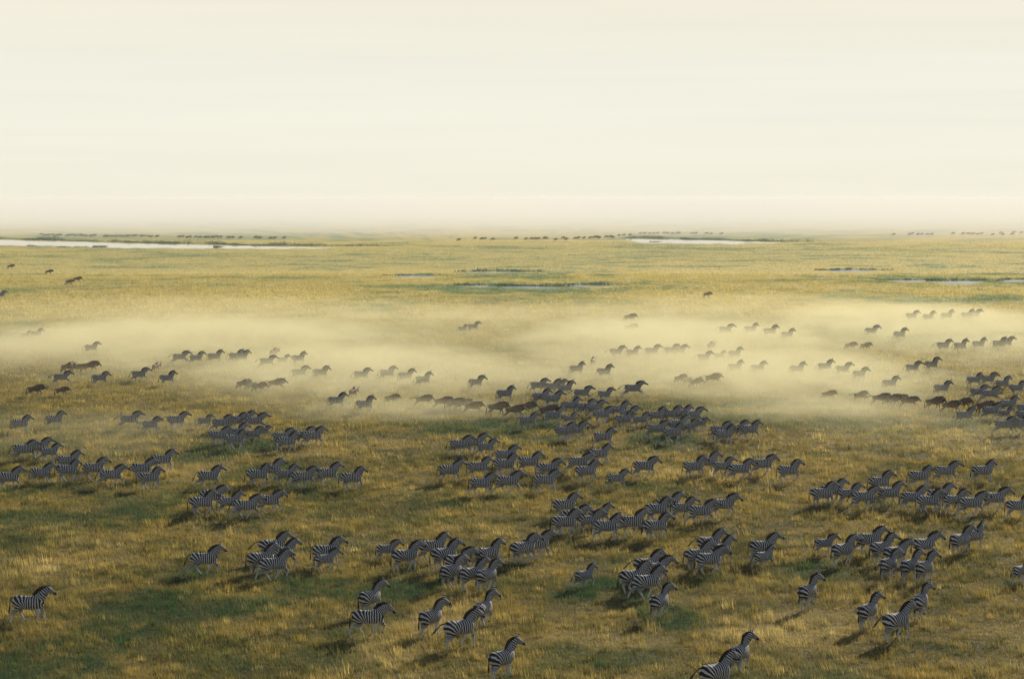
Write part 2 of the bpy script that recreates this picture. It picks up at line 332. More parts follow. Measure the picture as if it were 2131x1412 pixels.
def grass_zone(y0, y1, fill, clumps, per, rad, hm, wm, r, seed):
    side = lambda y: y * (PW / 2 / F_PX) * 1.13 + 4
    area = (side(y0) + side(y1)) * (y1 - y0)
    def scatter(n):
        yy = np.sqrt(r.uniform(y0 ** 2, y1 ** 2, n)); xx = r.uniform(-1, 1, n) * side(yy)
        if y1 < 330: return xx, yy
        k = dry(xx, yy); return xx[k], yy[k]
    out_v, out_c = [], []
    # low sward
    n = int(area * fill); x, y = scatter(n); n = len(x); G, S, B = grass_fields(x, y)
    h = hm * (0.55 + 0.2 * G) * r.uniform(0.4, 1.2, n)
    fr = sstep(200, 520, y)
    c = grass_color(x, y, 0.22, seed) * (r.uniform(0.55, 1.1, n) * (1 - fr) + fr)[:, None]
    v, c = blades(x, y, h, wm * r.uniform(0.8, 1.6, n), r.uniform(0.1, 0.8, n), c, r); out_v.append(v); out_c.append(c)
    # tussocks: each with its own height and colour
    n = int(area * clumps); xx, yy = scatter(n); n = len(xx)
    keep = r.uniform(0, 1, n) < np.clip(0.15 + 1.5 * (fbm(xx, yy, 3.4, 3, 55) - 0.28), 0.05, 1); xx, yy = xx[keep], yy[keep]; n = len(xx)
    G, S, B = grass_fields(xx, yy)
    hc = hm * (0.95 + 0.25 * S - 0.3 * G) * np.clip(r.lognormal(0, 0.28, n), .5, 1.9)
    cr = rad * np.clip(r.lognormal(0, 0.35, n), .5, 2.2)
    far = sstep(160, 480, yy)
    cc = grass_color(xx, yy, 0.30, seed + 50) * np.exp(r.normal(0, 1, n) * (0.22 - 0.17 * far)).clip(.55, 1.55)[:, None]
    x = np.repeat(xx, per) + r.normal(0, 1, n * per) * np.repeat(cr, per); y = np.repeat(yy, per) + r.normal(0, 1, n * per) * np.repeat(cr, per)
    h = np.repeat(hc, per) * r.uniform(0.45, 1.1, n * per)
    c = np.clip(np.repeat(cc, per, 0) * r.uniform(0.75, 1.25, n * per)[:, None], 0.01, 0.75)
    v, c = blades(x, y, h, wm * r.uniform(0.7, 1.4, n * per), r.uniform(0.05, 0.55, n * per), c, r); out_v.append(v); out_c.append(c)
    return np.concatenate(out_v), np.concatenate(out_c)
def build_grass():
    vs, cs = [], []
    for i, z in enumerate([(72, 105, 130, 4.0, 36, .17, .38, .022), (105, 150, 80, 3.0, 32, .20, .38, .031), (150, 215, 26, 1.8, 20, .26, .41, .056), (215, 330, 7.5, 1.1, 15, .36, .42, .095), (330, 520, 2.2, .5, 11, .6, .42, .20), (520, 900, .9, .04, 8, 2.5, .30, .40)]):
        v, c = grass_zone(*z, np.random.default_rng(100 + i), 200 + i); vs.append(v); cs.append(c)
    v = np.concatenate(vs); c = np.concatenate(cs)
    me = mesh_np('grass', v, np.arange(len(v)).reshape(-1, 3), 3); color_attr(me, 'col', c)
    print('grass tris', len(v) // 3)
    tag(obj('grass', me, M_GRASS), 'golden and green savanna grass covering the plain', 'grass', kind='stuff')
build_grass()

# ------------------------------------------------------------------ reed banks
def reeds(line, rows, n, h, label, seed, colr=(0.05, 0.085, 0.045)):
    r = np.random.default_rng(seed)
    u = r.uniform(0, 1, n); u = u[r.uniform(0, 1, n) < np.clip((1 - u) * 3.5, 0, 1) * np.clip(u * 12 + .1, 0, 1) * (.35 + .65 * sstep(.3, .6, vnoise(u * 26, u * 0, seed + 9)))]; n = len(u)
    px = line[0][0] + u * (line[-1][0] - line[0][0])
    py = np.interp(px, [p[0] for p in line], [p[1] for p in line]) - np.abs(r.normal(0, rows, n)) * (0.4 + 1.2 * vnoise(px / 30, px * 0, seed))
    pts = [at(a, b) for a, b in zip(px, py)]
    x = np.array([p.x for p in pts]); y = np.array([p.y for p in pts])
    c = np.array(colr)[None] * r.uniform(0.6, 1.6, n)[:, None]
    hh = h * r.uniform(0.4, 1.2, n) * (0.35 + 1.1 * vnoise(px / 14, px * 0 + 3, seed + 5))
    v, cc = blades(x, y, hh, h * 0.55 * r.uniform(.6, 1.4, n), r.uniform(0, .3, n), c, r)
    me = mesh_np('reeds', v, np.arange(len(v)).reshape(-1, 3), 3); color_attr(me, 'col', cc)
    tag(obj('reeds', me, M_GRASS), label, 'reeds', kind='stuff')
reeds([(-120, 494), (0, 498), (300, 506), (560, 512), (830, 513)], 2.4, 26000, 0.5, 'dark green reed bank along the far side of the left lake', 31)
reeds([(1290, 496), (1330, 496.5), (1480, 499.5), (1640, 504), (1720, 503)], 2.2, 14000, 0.45, 'dark green reed bank along the far side of the right lake', 32)
for i, (x0, x1, y0, y1) in enumerate(PONDS):
    reeds([(x0 - 25, y0 + .8), ((x0 + x1) / 2, y0), (x1 + 40, y0 + .8)], 1.6, 1600, 0.40, ['short dark reeds behind the leftmost small pond', 'short dark reeds behind the long middle pond', 'short dark reeds behind the brightest middle pond', 'short dark reeds at the right end of the middle ponds',
        'short dark reeds behind the upper pond at right', 'short dark reeds behind the narrow pond at right', 'short dark reeds behind the brightest pond at right', 'short dark reeds behind the pond at the right edge', 'short dark reeds behind the faint upper middle pond'][i], 40 + i)
for i, (x, y, w) in enumerate([(82, 513, 26), (150, 514.5, 34), (210, 514, 18), (455, 514.5, 12), (1366, 503.5, 14)]):
    reeds([(x - w, y), (x + w, y)], 0.8, 500, 0.5, ['flat grassy islet in the left lake near its left end', 'largest grassy islet along the near shore of the left lake', 'small round grassy islet right of the largest islet', 'tiny grassy islet far along the left lake', 'small grassy islet in the right lake'][i], 60 + i)

# ------------------------------------------------------------------ animals: lofted shells, fused into one continuous skin
def loft(V, Fc, secs, seg=14):
    """secs: (x, y, z, half_width, half_height) along a path lying in the xz plane; closed tube"""
    P = [Vector(s[:3]) for s in secs]; base = len(V); n = len(P)
    for i, s in enumerate(secs):
        d = (P[min(i + 1, n - 1)] - P[max(i - 1, 0)]); d.y = 0; d.normalize()
        up = Vector((-d.z, 0, d.x))
        for k in range(seg):
            a = 2 * math.pi * k / seg
            V.append(P[i] + Vector((0, 1, 0)) * (s[3] * math.cos(a)) + up * (s[4] * math.sin(a)))
    for i in range(n - 1):
        for k in range(seg):
            a, b = base + i * seg + k, base + i * seg + (k + 1) % seg
            Fc.append((a, b, b + seg, a + seg))
    Fc.append(tuple(base + k for k in range(seg))[::-1]); Fc.append(tuple(base + (n - 1) * seg + k for k in range(seg)))
def fuse(V, Fc, voxel, smooth=2):
    me = bpy.data.meshes.new('tmp'); me.from_pydata([tuple(v) for v in V], [], Fc); me.update()
    bm = bmesh.new(); bm.from_mesh(me); bmesh.ops.recalc_face_normals(bm, faces=bm.faces); bm.to_mesh(me); bm.free()
    o = bpy.data.objects.new('tmp', me); col.objects.link(o)
    md = o.modifiers.new('r', 'REMESH'); md.mode = 'VOXEL'; md.voxel_size = voxel
    ms = o.modifiers.new('s', 'SMOOTH'); ms.factor = 0.5; ms.iterations = smooth
    dg = bpy.context.evaluated_depsgraph_get(); dg.update()
    res = bpy.data.meshes.new_from_object(o.evaluated_get(dg))
    bpy.data.objects.remove(o); bpy.data.meshes.remove(me)
    res.polygons.foreach_set('use_smooth', [True] * len(res.polygons)); res.update()
    return res
def fattr(me, name, val):
    a = me.attributes.new(name, 'FLOAT', 'POINT'); a.data.foreach_set('value', np.asarray(val, np.float32))
def coords(me):
    v = np.empty(len(me.vertices) * 3, np.float32); me.vertices.foreach_get('co', v); return v.reshape(-1, 3).astype(float)
def leg(V, Fc, side, pts, rad, spread):
    """pts (x,z) hip..toe; intermediate points for muscle"""
    secs = []
    n = len(pts)
    for i, ((x, z), r) in enumerate(zip(pts, rad)):
        secs.append((x, side * (spread[0] + (spread[1] - spread[0]) * min(1, i / 2)), z, r * 0.82, r))
        if i < n - 1:
            x2, z2 = pts[i + 1]; t = 0.5
            secs.append((x + (x2 - x) * t, side * (spread[0] + (spread[1] - spread[0]) * min(1, (i + .5) / 2)), z + (z2 - z) * t, (r * .55 + rad[i + 1] * .45) * 0.8, r * .55 + rad[i + 1] * .45))
    loft(V, Fc, secs, 10)

FR_R = (.16, .105, .058, .038, .048); HR_R = (.22, .155, .064, .040, .048)
ZPOSE = {   # near fore, far fore, near hind, far hind leg (shoulder/hip omitted: fixed); neck angle, head angle, tail, bob
 'walk':   dict(f1=[(.46, .76), (.60, .45), (.70, .13), (.77, .03)], f2=[(.36, .76), (.30, .44), (.12, .14), (.08, .03)], h1=[(-.38, .74), (-.50, .48), (-.34, .14), (-.29, .03)], h2=[(-.50, .73), (-.82, .49), (-.92, .15), (-.93, .03)], neck=45, head=-36, tail='hang', dz=0),
 'step':   dict(f1=[(.34, .76), (.26, .44), (.08, .15), (.02, .04)], f2=[(.46, .76), (.56, .45), (.58, .13), (.63, .03)], h1=[(-.48, .73), (-.76, .49), (-.80, .15), (-.80, .03)], h2=[(-.40, .74), (-.56, .48), (-.44, .14), (-.39, .03)], neck=55, head=-30, tail='hang', dz=0),
 'trot':   dict(f1=[(.54, .76), (.72, .56), (.66, .28), (.60, .19)], f2=[(.34, .76), (.25, .44), (.08, .15), (.03, .05)], h1=[(-.36, .72), (-.46, .48), (-.24, .16), (-.19, .05)], h2=[(-.50, .73), (-.86, .53), (-1.0, .23), (-1.04, .13)], neck=50, head=-34, tail='swing', dz=0.03),
 'trot2':  dict(f1=[(.34, .76), (.22, .45), (.02, .17), (-.05, .07)], f2=[(.54, .77), (.74, .58), (.80, .27), (.84, .17)], h1=[(-.52, .73), (-.88, .55), (-1.06, .28), (-1.11, .19)], h2=[(-.36, .72), (-.44, .48), (-.20, .16), (-.14, .05)], neck=43, head=-28, tail='swing', dz=0.03),
 'gallop': dict(f1=[(.60, .80), (.88, .64), (1.08, .40), (1.14, .33)], f2=[(.54, .77), (.74, .52), (.80, .22), (.84, .13)], h1=[(-.56, .76), (-.92, .58), (-1.14, .32), (-1.22, .25)], h2=[(-.50, .73), (-.84, .49), (-.96, .18), (-1.02, .09)], neck=37, head=-26, tail='out', dz=0.05),
 'canter': dict(f1=[(.52, .78), (.64, .55), (.46, .32), (.38, .26)], f2=[(.40, .76), (.40, .45), (.26, .16), (.21, .06)], h1=[(-.34, .73), (-.36, .48), (-.10, .19), (-.04, .09)], h2=[(-.40, .73), (-.56, .48), (-.44, .15), (-.39, .04)], neck=57, head=-34, tail='hang', dz=0.02),
 'tailout':dict(f1=[(.48, .77), (.62, .47), (.60, .16), (.62, .05)], f2=[(.36, .76), (.28, .45), (.08, .20), (.00, .12)], h1=[(-.46, .72), (-.72, .49), (-.72, .16), (-.70, .04)], h2=[(-.42, .73), (-.58, .50), (-.50, .22), (-.50, .12)], neck=50, head=-40, tail='out', dz=0.01),
}
ZPOSE['trot3'] = dict(f1=[(.36, .76), (.28, .45), (.10, .18), (.03, .09)], f2=[(.52, .76), (.70, .55), (.62, .28), (.57, .19)], h1=[(-.48, .73), (-.80, .51), (-.92, .20), (-.95, .10)], h2=[(-.36, .72), (-.48, .48), (-.28, .15), (-.23, .04)], neck=40, head=-42, tail='hang', dz=0.02)
ZPOSE['gallop2'] = dict(f1=[(.46, .76), (.44, .47), (.20, .26), (.12, .21)], f2=[(.38, .76), (.28, .47), (.02, .22), (-.06, .15)], h1=[(-.36, .73), (-.34, .50), (-.06, .24), (.01, .16)], h2=[(-.38, .73), (-.46, .48), (-.22, .17), (-.16, .08)], neck=40, head=-30, tail='out', dz=0.04)
ZPOSE['amble'] = dict(f1=[(.40, .76), (.42, .44), (.34, .13), (.36, .03)], f2=[(.48, .76), (.62, .46), (.66, .16), (.70, .08)], h1=[(-.50, .73), (-.80, .49), (-.86, .15), (-.86, .03)], h2=[(-.38, .73), (-.46, .48), (-.28, .17), (-.23, .08)], neck=47, head=-36, tail='hang', dz=0)
for k_, yw in dict(walk=4, step=-20, trot=10, trot2=-8, gallop=0, canter=-32, tailout=-8, trot3=-22, gallop2=8, amble=26).items(): ZPOSE[k_]['yaw'] = yw
TORSO_Z = [(-.80, 0, 1.07, .05, .07), (-.77, 0, 1.06, .15, .17), (-.68, 0, 1.04, .235, .245), (-.52, 0, 1.02, .275, .285), (-.32, 0, .985, .28, .295), (-.08, 0, .955, .29, .305), (.14, 0, .95, .29, .32), (.32, 0, .985, .265, .325), (.46, 0, 1.03, .23, .30), (.58, 0, 1.06, .17, .235), (.66, 0, 1.08, .07, .11)]
def zebra_mesh(pose):
    P = ZPOSE[pose]; dz = P['dz']; V, Fc = [], []
    loft(V, Fc, [(x, y, z + dz - .01, a * 1.0, b * 1.03) for x, y, z, a, b in TORSO_Z], 20)
    na, ha = R(P['neck']), R(P['head'])
    N0 = Vector((.40, 0, 1.10 + dz)); nd = Vector((math.cos(na), 0, math.sin(na))); L = .64
    poll = N0 + nd * L
    hd = Vector((math.cos(ha), 0, math.sin(ha))); hup = Vector((-hd.z, 0, hd.x)); nup = Vector((-nd.z, 0, nd.x))
    loft(V, Fc, [(*(N0 - nd * .12), .17, .25), (*(N0 + nd * .08), .155, .245), (*(N0 + nd * .25), .135, .225), (*(N0 + nd * .42), .115, .19), (*(N0 + nd * .56), .095, .155), (*(poll + nd * .03), .07, .10)], 14)
    h0 = poll + nd * .01
    loft(V, Fc, [(*(h0 - hd * .09), .045, .06), (*(h0 - hd * .03), .085, .105), (*(h0 + hd * .08 - hup * .02), .095, .135), (*(h0 + hd * .20 - hup * .02), .078, .115), (*(h0 + hd * .32 - hup * .015), .06, .085), (*(h0 + hd * .42 - hup * .02), .058, .072), (*(h0 + hd * .48 - hup * .03), .052, .058), (*(h0 + hd * .51 - hup * .035), .03, .035)], 12)
    for s in (-1, 1):
        e0 = h0 + hup * .08 - hd * .02 + Vector((0, s * .055, 0)); ed = (nup * .35 + nd * .9).normalized()
        loft(V, Fc, [(*e0, .028, .030), (*(e0 + ed * .07 + Vector((0, s * .015, 0))), .042, .030), (*(e0 + ed * .14 + Vector((0, s * .03, 0))), .032, .022), (*(e0 + ed * .19 + Vector((0, s * .035, 0))), .010, .010)], 8)
    sh, hp = (.40, .93 + dz), (-.52, 1.0 + dz)
    leg(V, Fc, -1, [sh] + P['f1'], FR_R, (.12, .095)); leg(V, Fc, 1, [sh] + P['f2'], FR_R, (.12, .095))
    leg(V, Fc, -1, [hp] + P['h1'], HR_R, (.12, .105)); leg(V, Fc, 1, [hp] + P['h2'], HR_R, (.12, .105))
    me = fuse(V, Fc, 0.022, 3)
    c = coords(me); x, y, z = c[:, 0], c[:, 1], c[:, 2] - dz
    # stripe phase in cycles: upright on the barrel, fanning to level on the haunch, across the neck and face
    f = 8.8
    xp, zp = -.12, .66
    ang = np.arctan2(z - zp, -(x - xp)); ang = np.clip(ang, -0.9, math.pi / 2)
    body = np.where(x > xp, f * (x - xp), -f * .40 * (math.pi / 2 - ang))
    rel = c - np.array(N0); tn = rel @ np.array(nd)
    wn_ = sstep(-.02, .22, tn) * sstep(.25, .50, x)
    neckp = f * (N0.x - xp + tn * 1.15)
    ph = body * (1 - wn_) + neckp * wn_
    relh = c - np.array(h0); th = relh @ np.array(hd); uh = relh @ np.array(hup)
    head = sstep(-.06, .03, th) * (tn > L - .22)
    ph = ph * (1 - head) + head * (f * (N0.x - xp + L * 1.15) + 14 * th + 7 * uh)
    legw = 1 - sstep(.52, .70, z)
    ph = ph * (1 - legw) + legw * (13.0 * z)
    pale = np.clip(0.88 * (1 - sstep(.30, .66, z)) + 0.9 * (1 - sstep(.655, .73, z)) * (np.abs(y) < .2) * (x > -.35) * (x < .5), 0, .92)
    pale = pale * (1 - head)
    dark = np.maximum(head * sstep(.36, .43, th), 1 - sstep(.05, .085, z - np.where(z < .3, 0, 0)))
    low = c[:, 2] < 0.34                                       # hooves: the last hand of every leg
    hoof = np.zeros(len(c))
    for k, s in (('f1', -1), ('f2', 1), ('h1', -1), ('h2', 1)):
        tx, tz = P[k][-1]; hoof = np.maximum(hoof, 1 - sstep(.05, .085, np.hypot(x + 0 - tx, c[:, 2] - tz) + (np.sign(y) != s) * 1.0))
    dark = np.maximum(head * (.2 + .8 * sstep(.30, .40, th)), hoof)
    spine = sstep(.17, .20, z - np.interp(x, [s[0] for s in TORSO_Z], [s[2] for s in TORSO_Z]) ) * 0
    fattr(me, 'stripe', ph); fattr(me, 'pale', pale); fattr(me, 'dark', np.clip(dark + spine, 0, 1))
    # mane: an upright, jagged crest with thickness
    r = random.Random(pose); mv, mf = [], []
    N = 26
    for i in range(N + 1):
        t = i / N
        s = -.02 + t * (L + .10)
        hh = float(np.interp(s, [-.12, .08, .25, .42, .56, .75], [.25, .25, .225, .19, .155, .11]))
        b = N0 + nd * s + nup * (hh - .035)
        if s > L: b = b - nup * (s - L) * .3 + hd * (s - L) * .5
        ht = (.035 + .13 * math.sin(math.pi * min(1, .12 + t * .95)) ** .6) * r.uniform(.85, 1.1) + .03
        d = (nup * 1.0 + nd * .15).normalized()
        for sy, wv in ((-1, .022), (1, .022)): mv.append(b + Vector((0, sy * wv, 0)))
        for sy in (-1, 1): mv.append(b + d * ht + Vector((0, sy * .008, 0)))
    for i in range(N):
        a = 4 * i; b_ = a + 4
        mf += [(a, b_, b_ + 2, a + 2), (a + 1, a + 3, b_ + 3, b_ + 1), (a + 2, b_ + 2, b_ + 3, a + 3)]
    mf += [(0, 2, 3, 1), (4 * N, 4 * N + 1, 4 * N + 3, 4 * N + 2)]
    # turn of the head: the neck bends sideways from its root
    def turn(p):
        t_ = (p - np.array(N0)) @ np.array(nd)
        w_ = sstep(.02, .60, t_) * sstep(.38, .56, p[:, 0] + .25 * (t_ > .3)); a_ = R(P['yaw']) * w_
        dx_, dy_ = p[:, 0] - N0.x, p[:, 1]
        q_ = p.copy(); q_[:, 0] = N0.x + dx_ * np.cos(a_) - dy_ * np.sin(a_); q_[:, 1] = dx_ * np.sin(a_) + dy_ * np.cos(a_); return q_
    me.vertices.foreach_set('co', turn(c).astype(np.float32).ravel()); me.update()
    mv = [Vector(v) for v in turn(np.array([tuple(v) for v in mv]))]
    mane = bpy.data.meshes.new('mane'); mane.from_pydata([tuple(v) for v in mv], [], mf); mane.update()
    mane.materials.append(M_MANE)
    # tail
    tv, tf = [], []; zt = 1.20 + dz
    if P['tail'] == 'hang': tp = [(-.76, zt), (-.84, zt - .06), (-.89, zt - .22), (-.90, zt - .42), (-.91, zt - .60), (-.92, zt - .74)]
    elif P['tail'] == 'swing': tp = [(-.76, zt), (-.87, zt - .03), (-.97, zt - .16), (-1.04, zt - .34), (-1.11, zt - .52), (-1.18, zt - .66)]
    else: tp = [(-.76, zt), (-.90, zt + .01), (-1.05, zt - .06), (-1.19, zt - .17), (-1.33, zt - .30), (-1.46, zt - .40)]
    rr = [.034, .024, .018, .026, .040, .010]
    loft(tv, tf, [(a, 0, b, q, q) for (a, b), q in zip(tp, rr)], 8)
    tail = bpy.data.meshes.new('tail'); tail.from_pydata([tuple(v) for v in tv], [], tf); tail.update()
    tail.materials.append(M_MANE); tail.polygons.foreach_set('use_smooth', [True] * len(tail.polygons))
    me.materials.append(M_ZEBRA)
    return dict(body=me, parts=[('mane', mane), ('tail', tail)], top=float(max(c[:, 2].max(), max(v.z for v in mv))), x0=min(-.95, min(p[0] for p in tp) * .9), x1=float(c[:, 0].max()))

WPOSE = {
 'wtrot':  dict(f1=[(.52, .74), (.66, .50), (.60, .24), (.55, .16)], f2=[(.32, .74), (.24, .42), (.10, .15), (.06, .04)], h1=[(-.40, .70), (-.50, .46), (-.30, .16), (-.26, .04)], h2=[(-.54, .70), (-.84, .49), (-.98, .22), (-1.0, .12)], head=-46, tail=0),
 'wrun':   dict(f1=[(.56, .78), (.82, .60), (.98, .36), (1.03, .28)], f2=[(.50, .75), (.68, .50), (.70, .20), (.74, .10)], h1=[(-.56, .72), (-.88, .54), (-1.08, .28), (-1.14, .20)], h2=[(-.5, .70), (-.78, .47), (-.88, .16), (-.92, .06)], head=-38, tail=1),
 'wwalk':  dict(f1=[(.42, .74), (.50, .42), (.52, .13), (.56, .03)], f2=[(.34, .74), (.28, .42), (.14, .14), (.10, .03)], h1=[(-.44, .70), (-.60, .46), (-.52, .14), (-.48, .03)], h2=[(-.52, .70), (-.78, .47), (-.86, .14), (-.87, .03)], head=-52, tail=0),
}
TORSO_W = [(-.78, 0, .99, .05, .07), (-.74, 0, .98, .15, .16), (-.62, 0, .95, .20, .205), (-.40, 0, .95, .22, .225), (-.15, 0, .96, .25, .27), (.10, 0, .99, .265, .34), (.30, 0, 1.04, .255, .39), (.46, 0, 1.07, .215, .35), (.60, 0, 1.06, .16, .24), (.70, 0, 1.07, .07, .12)]
def wild_mesh(pose):
    P = WPOSE[pose]; V, Fc = [], []
    loft(V, Fc, TORSO_W, 18)
    N0 = Vector((.48, 0, 1.10)); nd = Vector((math.cos(R(14)), 0, math.sin(R(14)))); poll = N0 + nd * .44
    ha = R(P['head']); hd = Vector((math.cos(ha), 0, math.sin(ha))); hup = Vector((-hd.z, 0, hd.x)); nup = Vector((-nd.z, 0, nd.x))
    loft(V, Fc, [(*(N0 - nd * .1), .17, .27), (*(N0 + nd * .12), .14, .235), (*(N0 + nd * .30), .11, .185), (*poll, .09, .13)], 12)
    loft(V, Fc, [(*(poll - hd * .09), .06, .06), (*poll, .10, .115), (*(poll + hd * .14), .095, .115), (*(poll + hd * .28), .075, .09), (*(poll + hd * .40), .07, .08), (*(poll + hd * .50), .075, .075), (*(poll + hd * .55), .045, .045)], 12)
    for s in (-1, 1):
        e0 = poll + Vector((0, s * .09, .02))
        loft(V, Fc, [(*e0, .03, .025), (*(e0 + Vector((-.04, s * .08, -.02))), .035, .025), (*(e0 + Vector((-.07, s * .15, -.06))), .01, .01)], 8)
    sh, hp = (.36, .92), (-.54, .95)
    fr, hr = (.15, .085, .046, .031, .042), (.18, .115, .052, .033, .042)
    leg(V, Fc, -1, [sh] + P['f1'], fr, (.11, .09)); leg(V, Fc, 1, [sh] + P['f2'], fr, (.11, .09))
    leg(V, Fc, -1, [hp] + P['h1'], hr, (.11, .10)); leg(V, Fc, 1, [hp] + P['h2'], hr, (.11, .10))
    me = fuse(V, Fc, 0.026, 2); c = coords(me)
    th = (c - np.array(poll)) @ np.array(hd); near = (c[:, 0] > poll.x - .12)
    fattr(me, 'dark', np.clip(near * sstep(.0, .15, th) * .85, 0, 1)); me.materials.append(M_WILD)
    parts = []
    def part(name, build, m):
        v, f_ = [], []; build(v, f_); q = bpy.data.meshes.new(name); q.from_pydata([tuple(a) for a in v], [], f_); q.update(); q.materials.append(m); parts.append((name, q))
    def horn(s):
        def b(v, f_):
            p0 = poll + hup * .09 + Vector((0, s * .05, 0))
            pts = [p0, p0 + Vector((0, s * .12, -.02)), p0 + Vector((.01, s * .21, .02)), p0 + Vector((0, s * .22, .12)), p0 + Vector((-.02, s * .16, .20))]
            rad = [.04, .032, .026, .018, .006]; base = len(v)
            for i, (p, r_) in enumerate(zip(pts, rad)):
                d = (pts[min(i + 1, 4)] - pts[max(i - 1, 0)]).normalized(); u = Vector((1, 0, 0)); w_ = d.cross(u).normalized()
                for k in range(6): a = k * math.pi / 3; v.append(p + u * math.cos(a) * r_ + w_ * math.sin(a) * r_)
            for i in range(4):
                for k in range(6): a, bb = base + i * 6 + k, base + i * 6 + (k + 1) % 6; f_.append((a, bb, bb + 6, a + 6))
        return b
    part('horn', horn(-1), M_HORN); part('horn', horn(1), M_HORN)
    def mane(v, f_):
        r = random.Random(5); N = 16
        for i in range(N + 1):
            t = i / N; s = -.22 + t * .68
            hh = float(np.interp(s, [-.22, .12, .30, .46], [.25, .235, .185, .12]))
            b = N0 + nd * s + nup * (hh - .05); ht = .12 * r.uniform(.7, 1.1)
            for sy in (-1, 1): v.append(b + Vector((0, sy * .03, 0)))
            for sy in (-1, 1): v.append(b + nup * ht + Vector((0, sy * .012, 0)))
        for i in range(N):
            a = 4 * i; f_.extend([(a, a + 4, a + 6, a + 2), (a + 1, a + 3, a + 7, a + 5), (a + 2, a + 6, a + 7, a + 3)])
    part('mane', mane, M_WHAIR)
    def beard(v, f_): loft(v, f_, [(*(N0 + nd * .10 - nup * .20), .03, .10), (*(N0 + nd * .24 - nup * .22), .03, .13), (*(N0 + nd * .40 - nup * .20), .03, .12), (*(poll + hd * .12 - hup * .12), .02, .05)], 8)
    part('beard', beard, M_WHAIR)
    def tail(v, f_):
        tp = [(-.74, 1.12), (-.84, 1.06), (-.90, .88), (-.93, .68), (-.96, .48), (-.98, .30)] if not P['tail'] else [(-.74, 1.12), (-.92, 1.14), (-1.10, 1.08), (-1.26, 1.02), (-1.42, 1.03), (-1.54, 1.08)]
        loft(v, f_, [(a, 0, b, q, q) for (a, b), q in zip(tp, [.035, .03, .03, .045, .05, .012])], 8)
    part('tail', tail, M_WHAIR)
    return dict(body=me, parts=parts, top=1.44, x0=-.9, x1=float(c[:, 0].max()))
KITS = {k: zebra_mesh(k) for k in ZPOSE}
KITS.update({k: wild_mesh(k) for k in WPOSE})
for k in ZPOSE: print(k, KITS[k]['top'], KITS[k]['x1'], len(KITS[k]['body'].polygons))
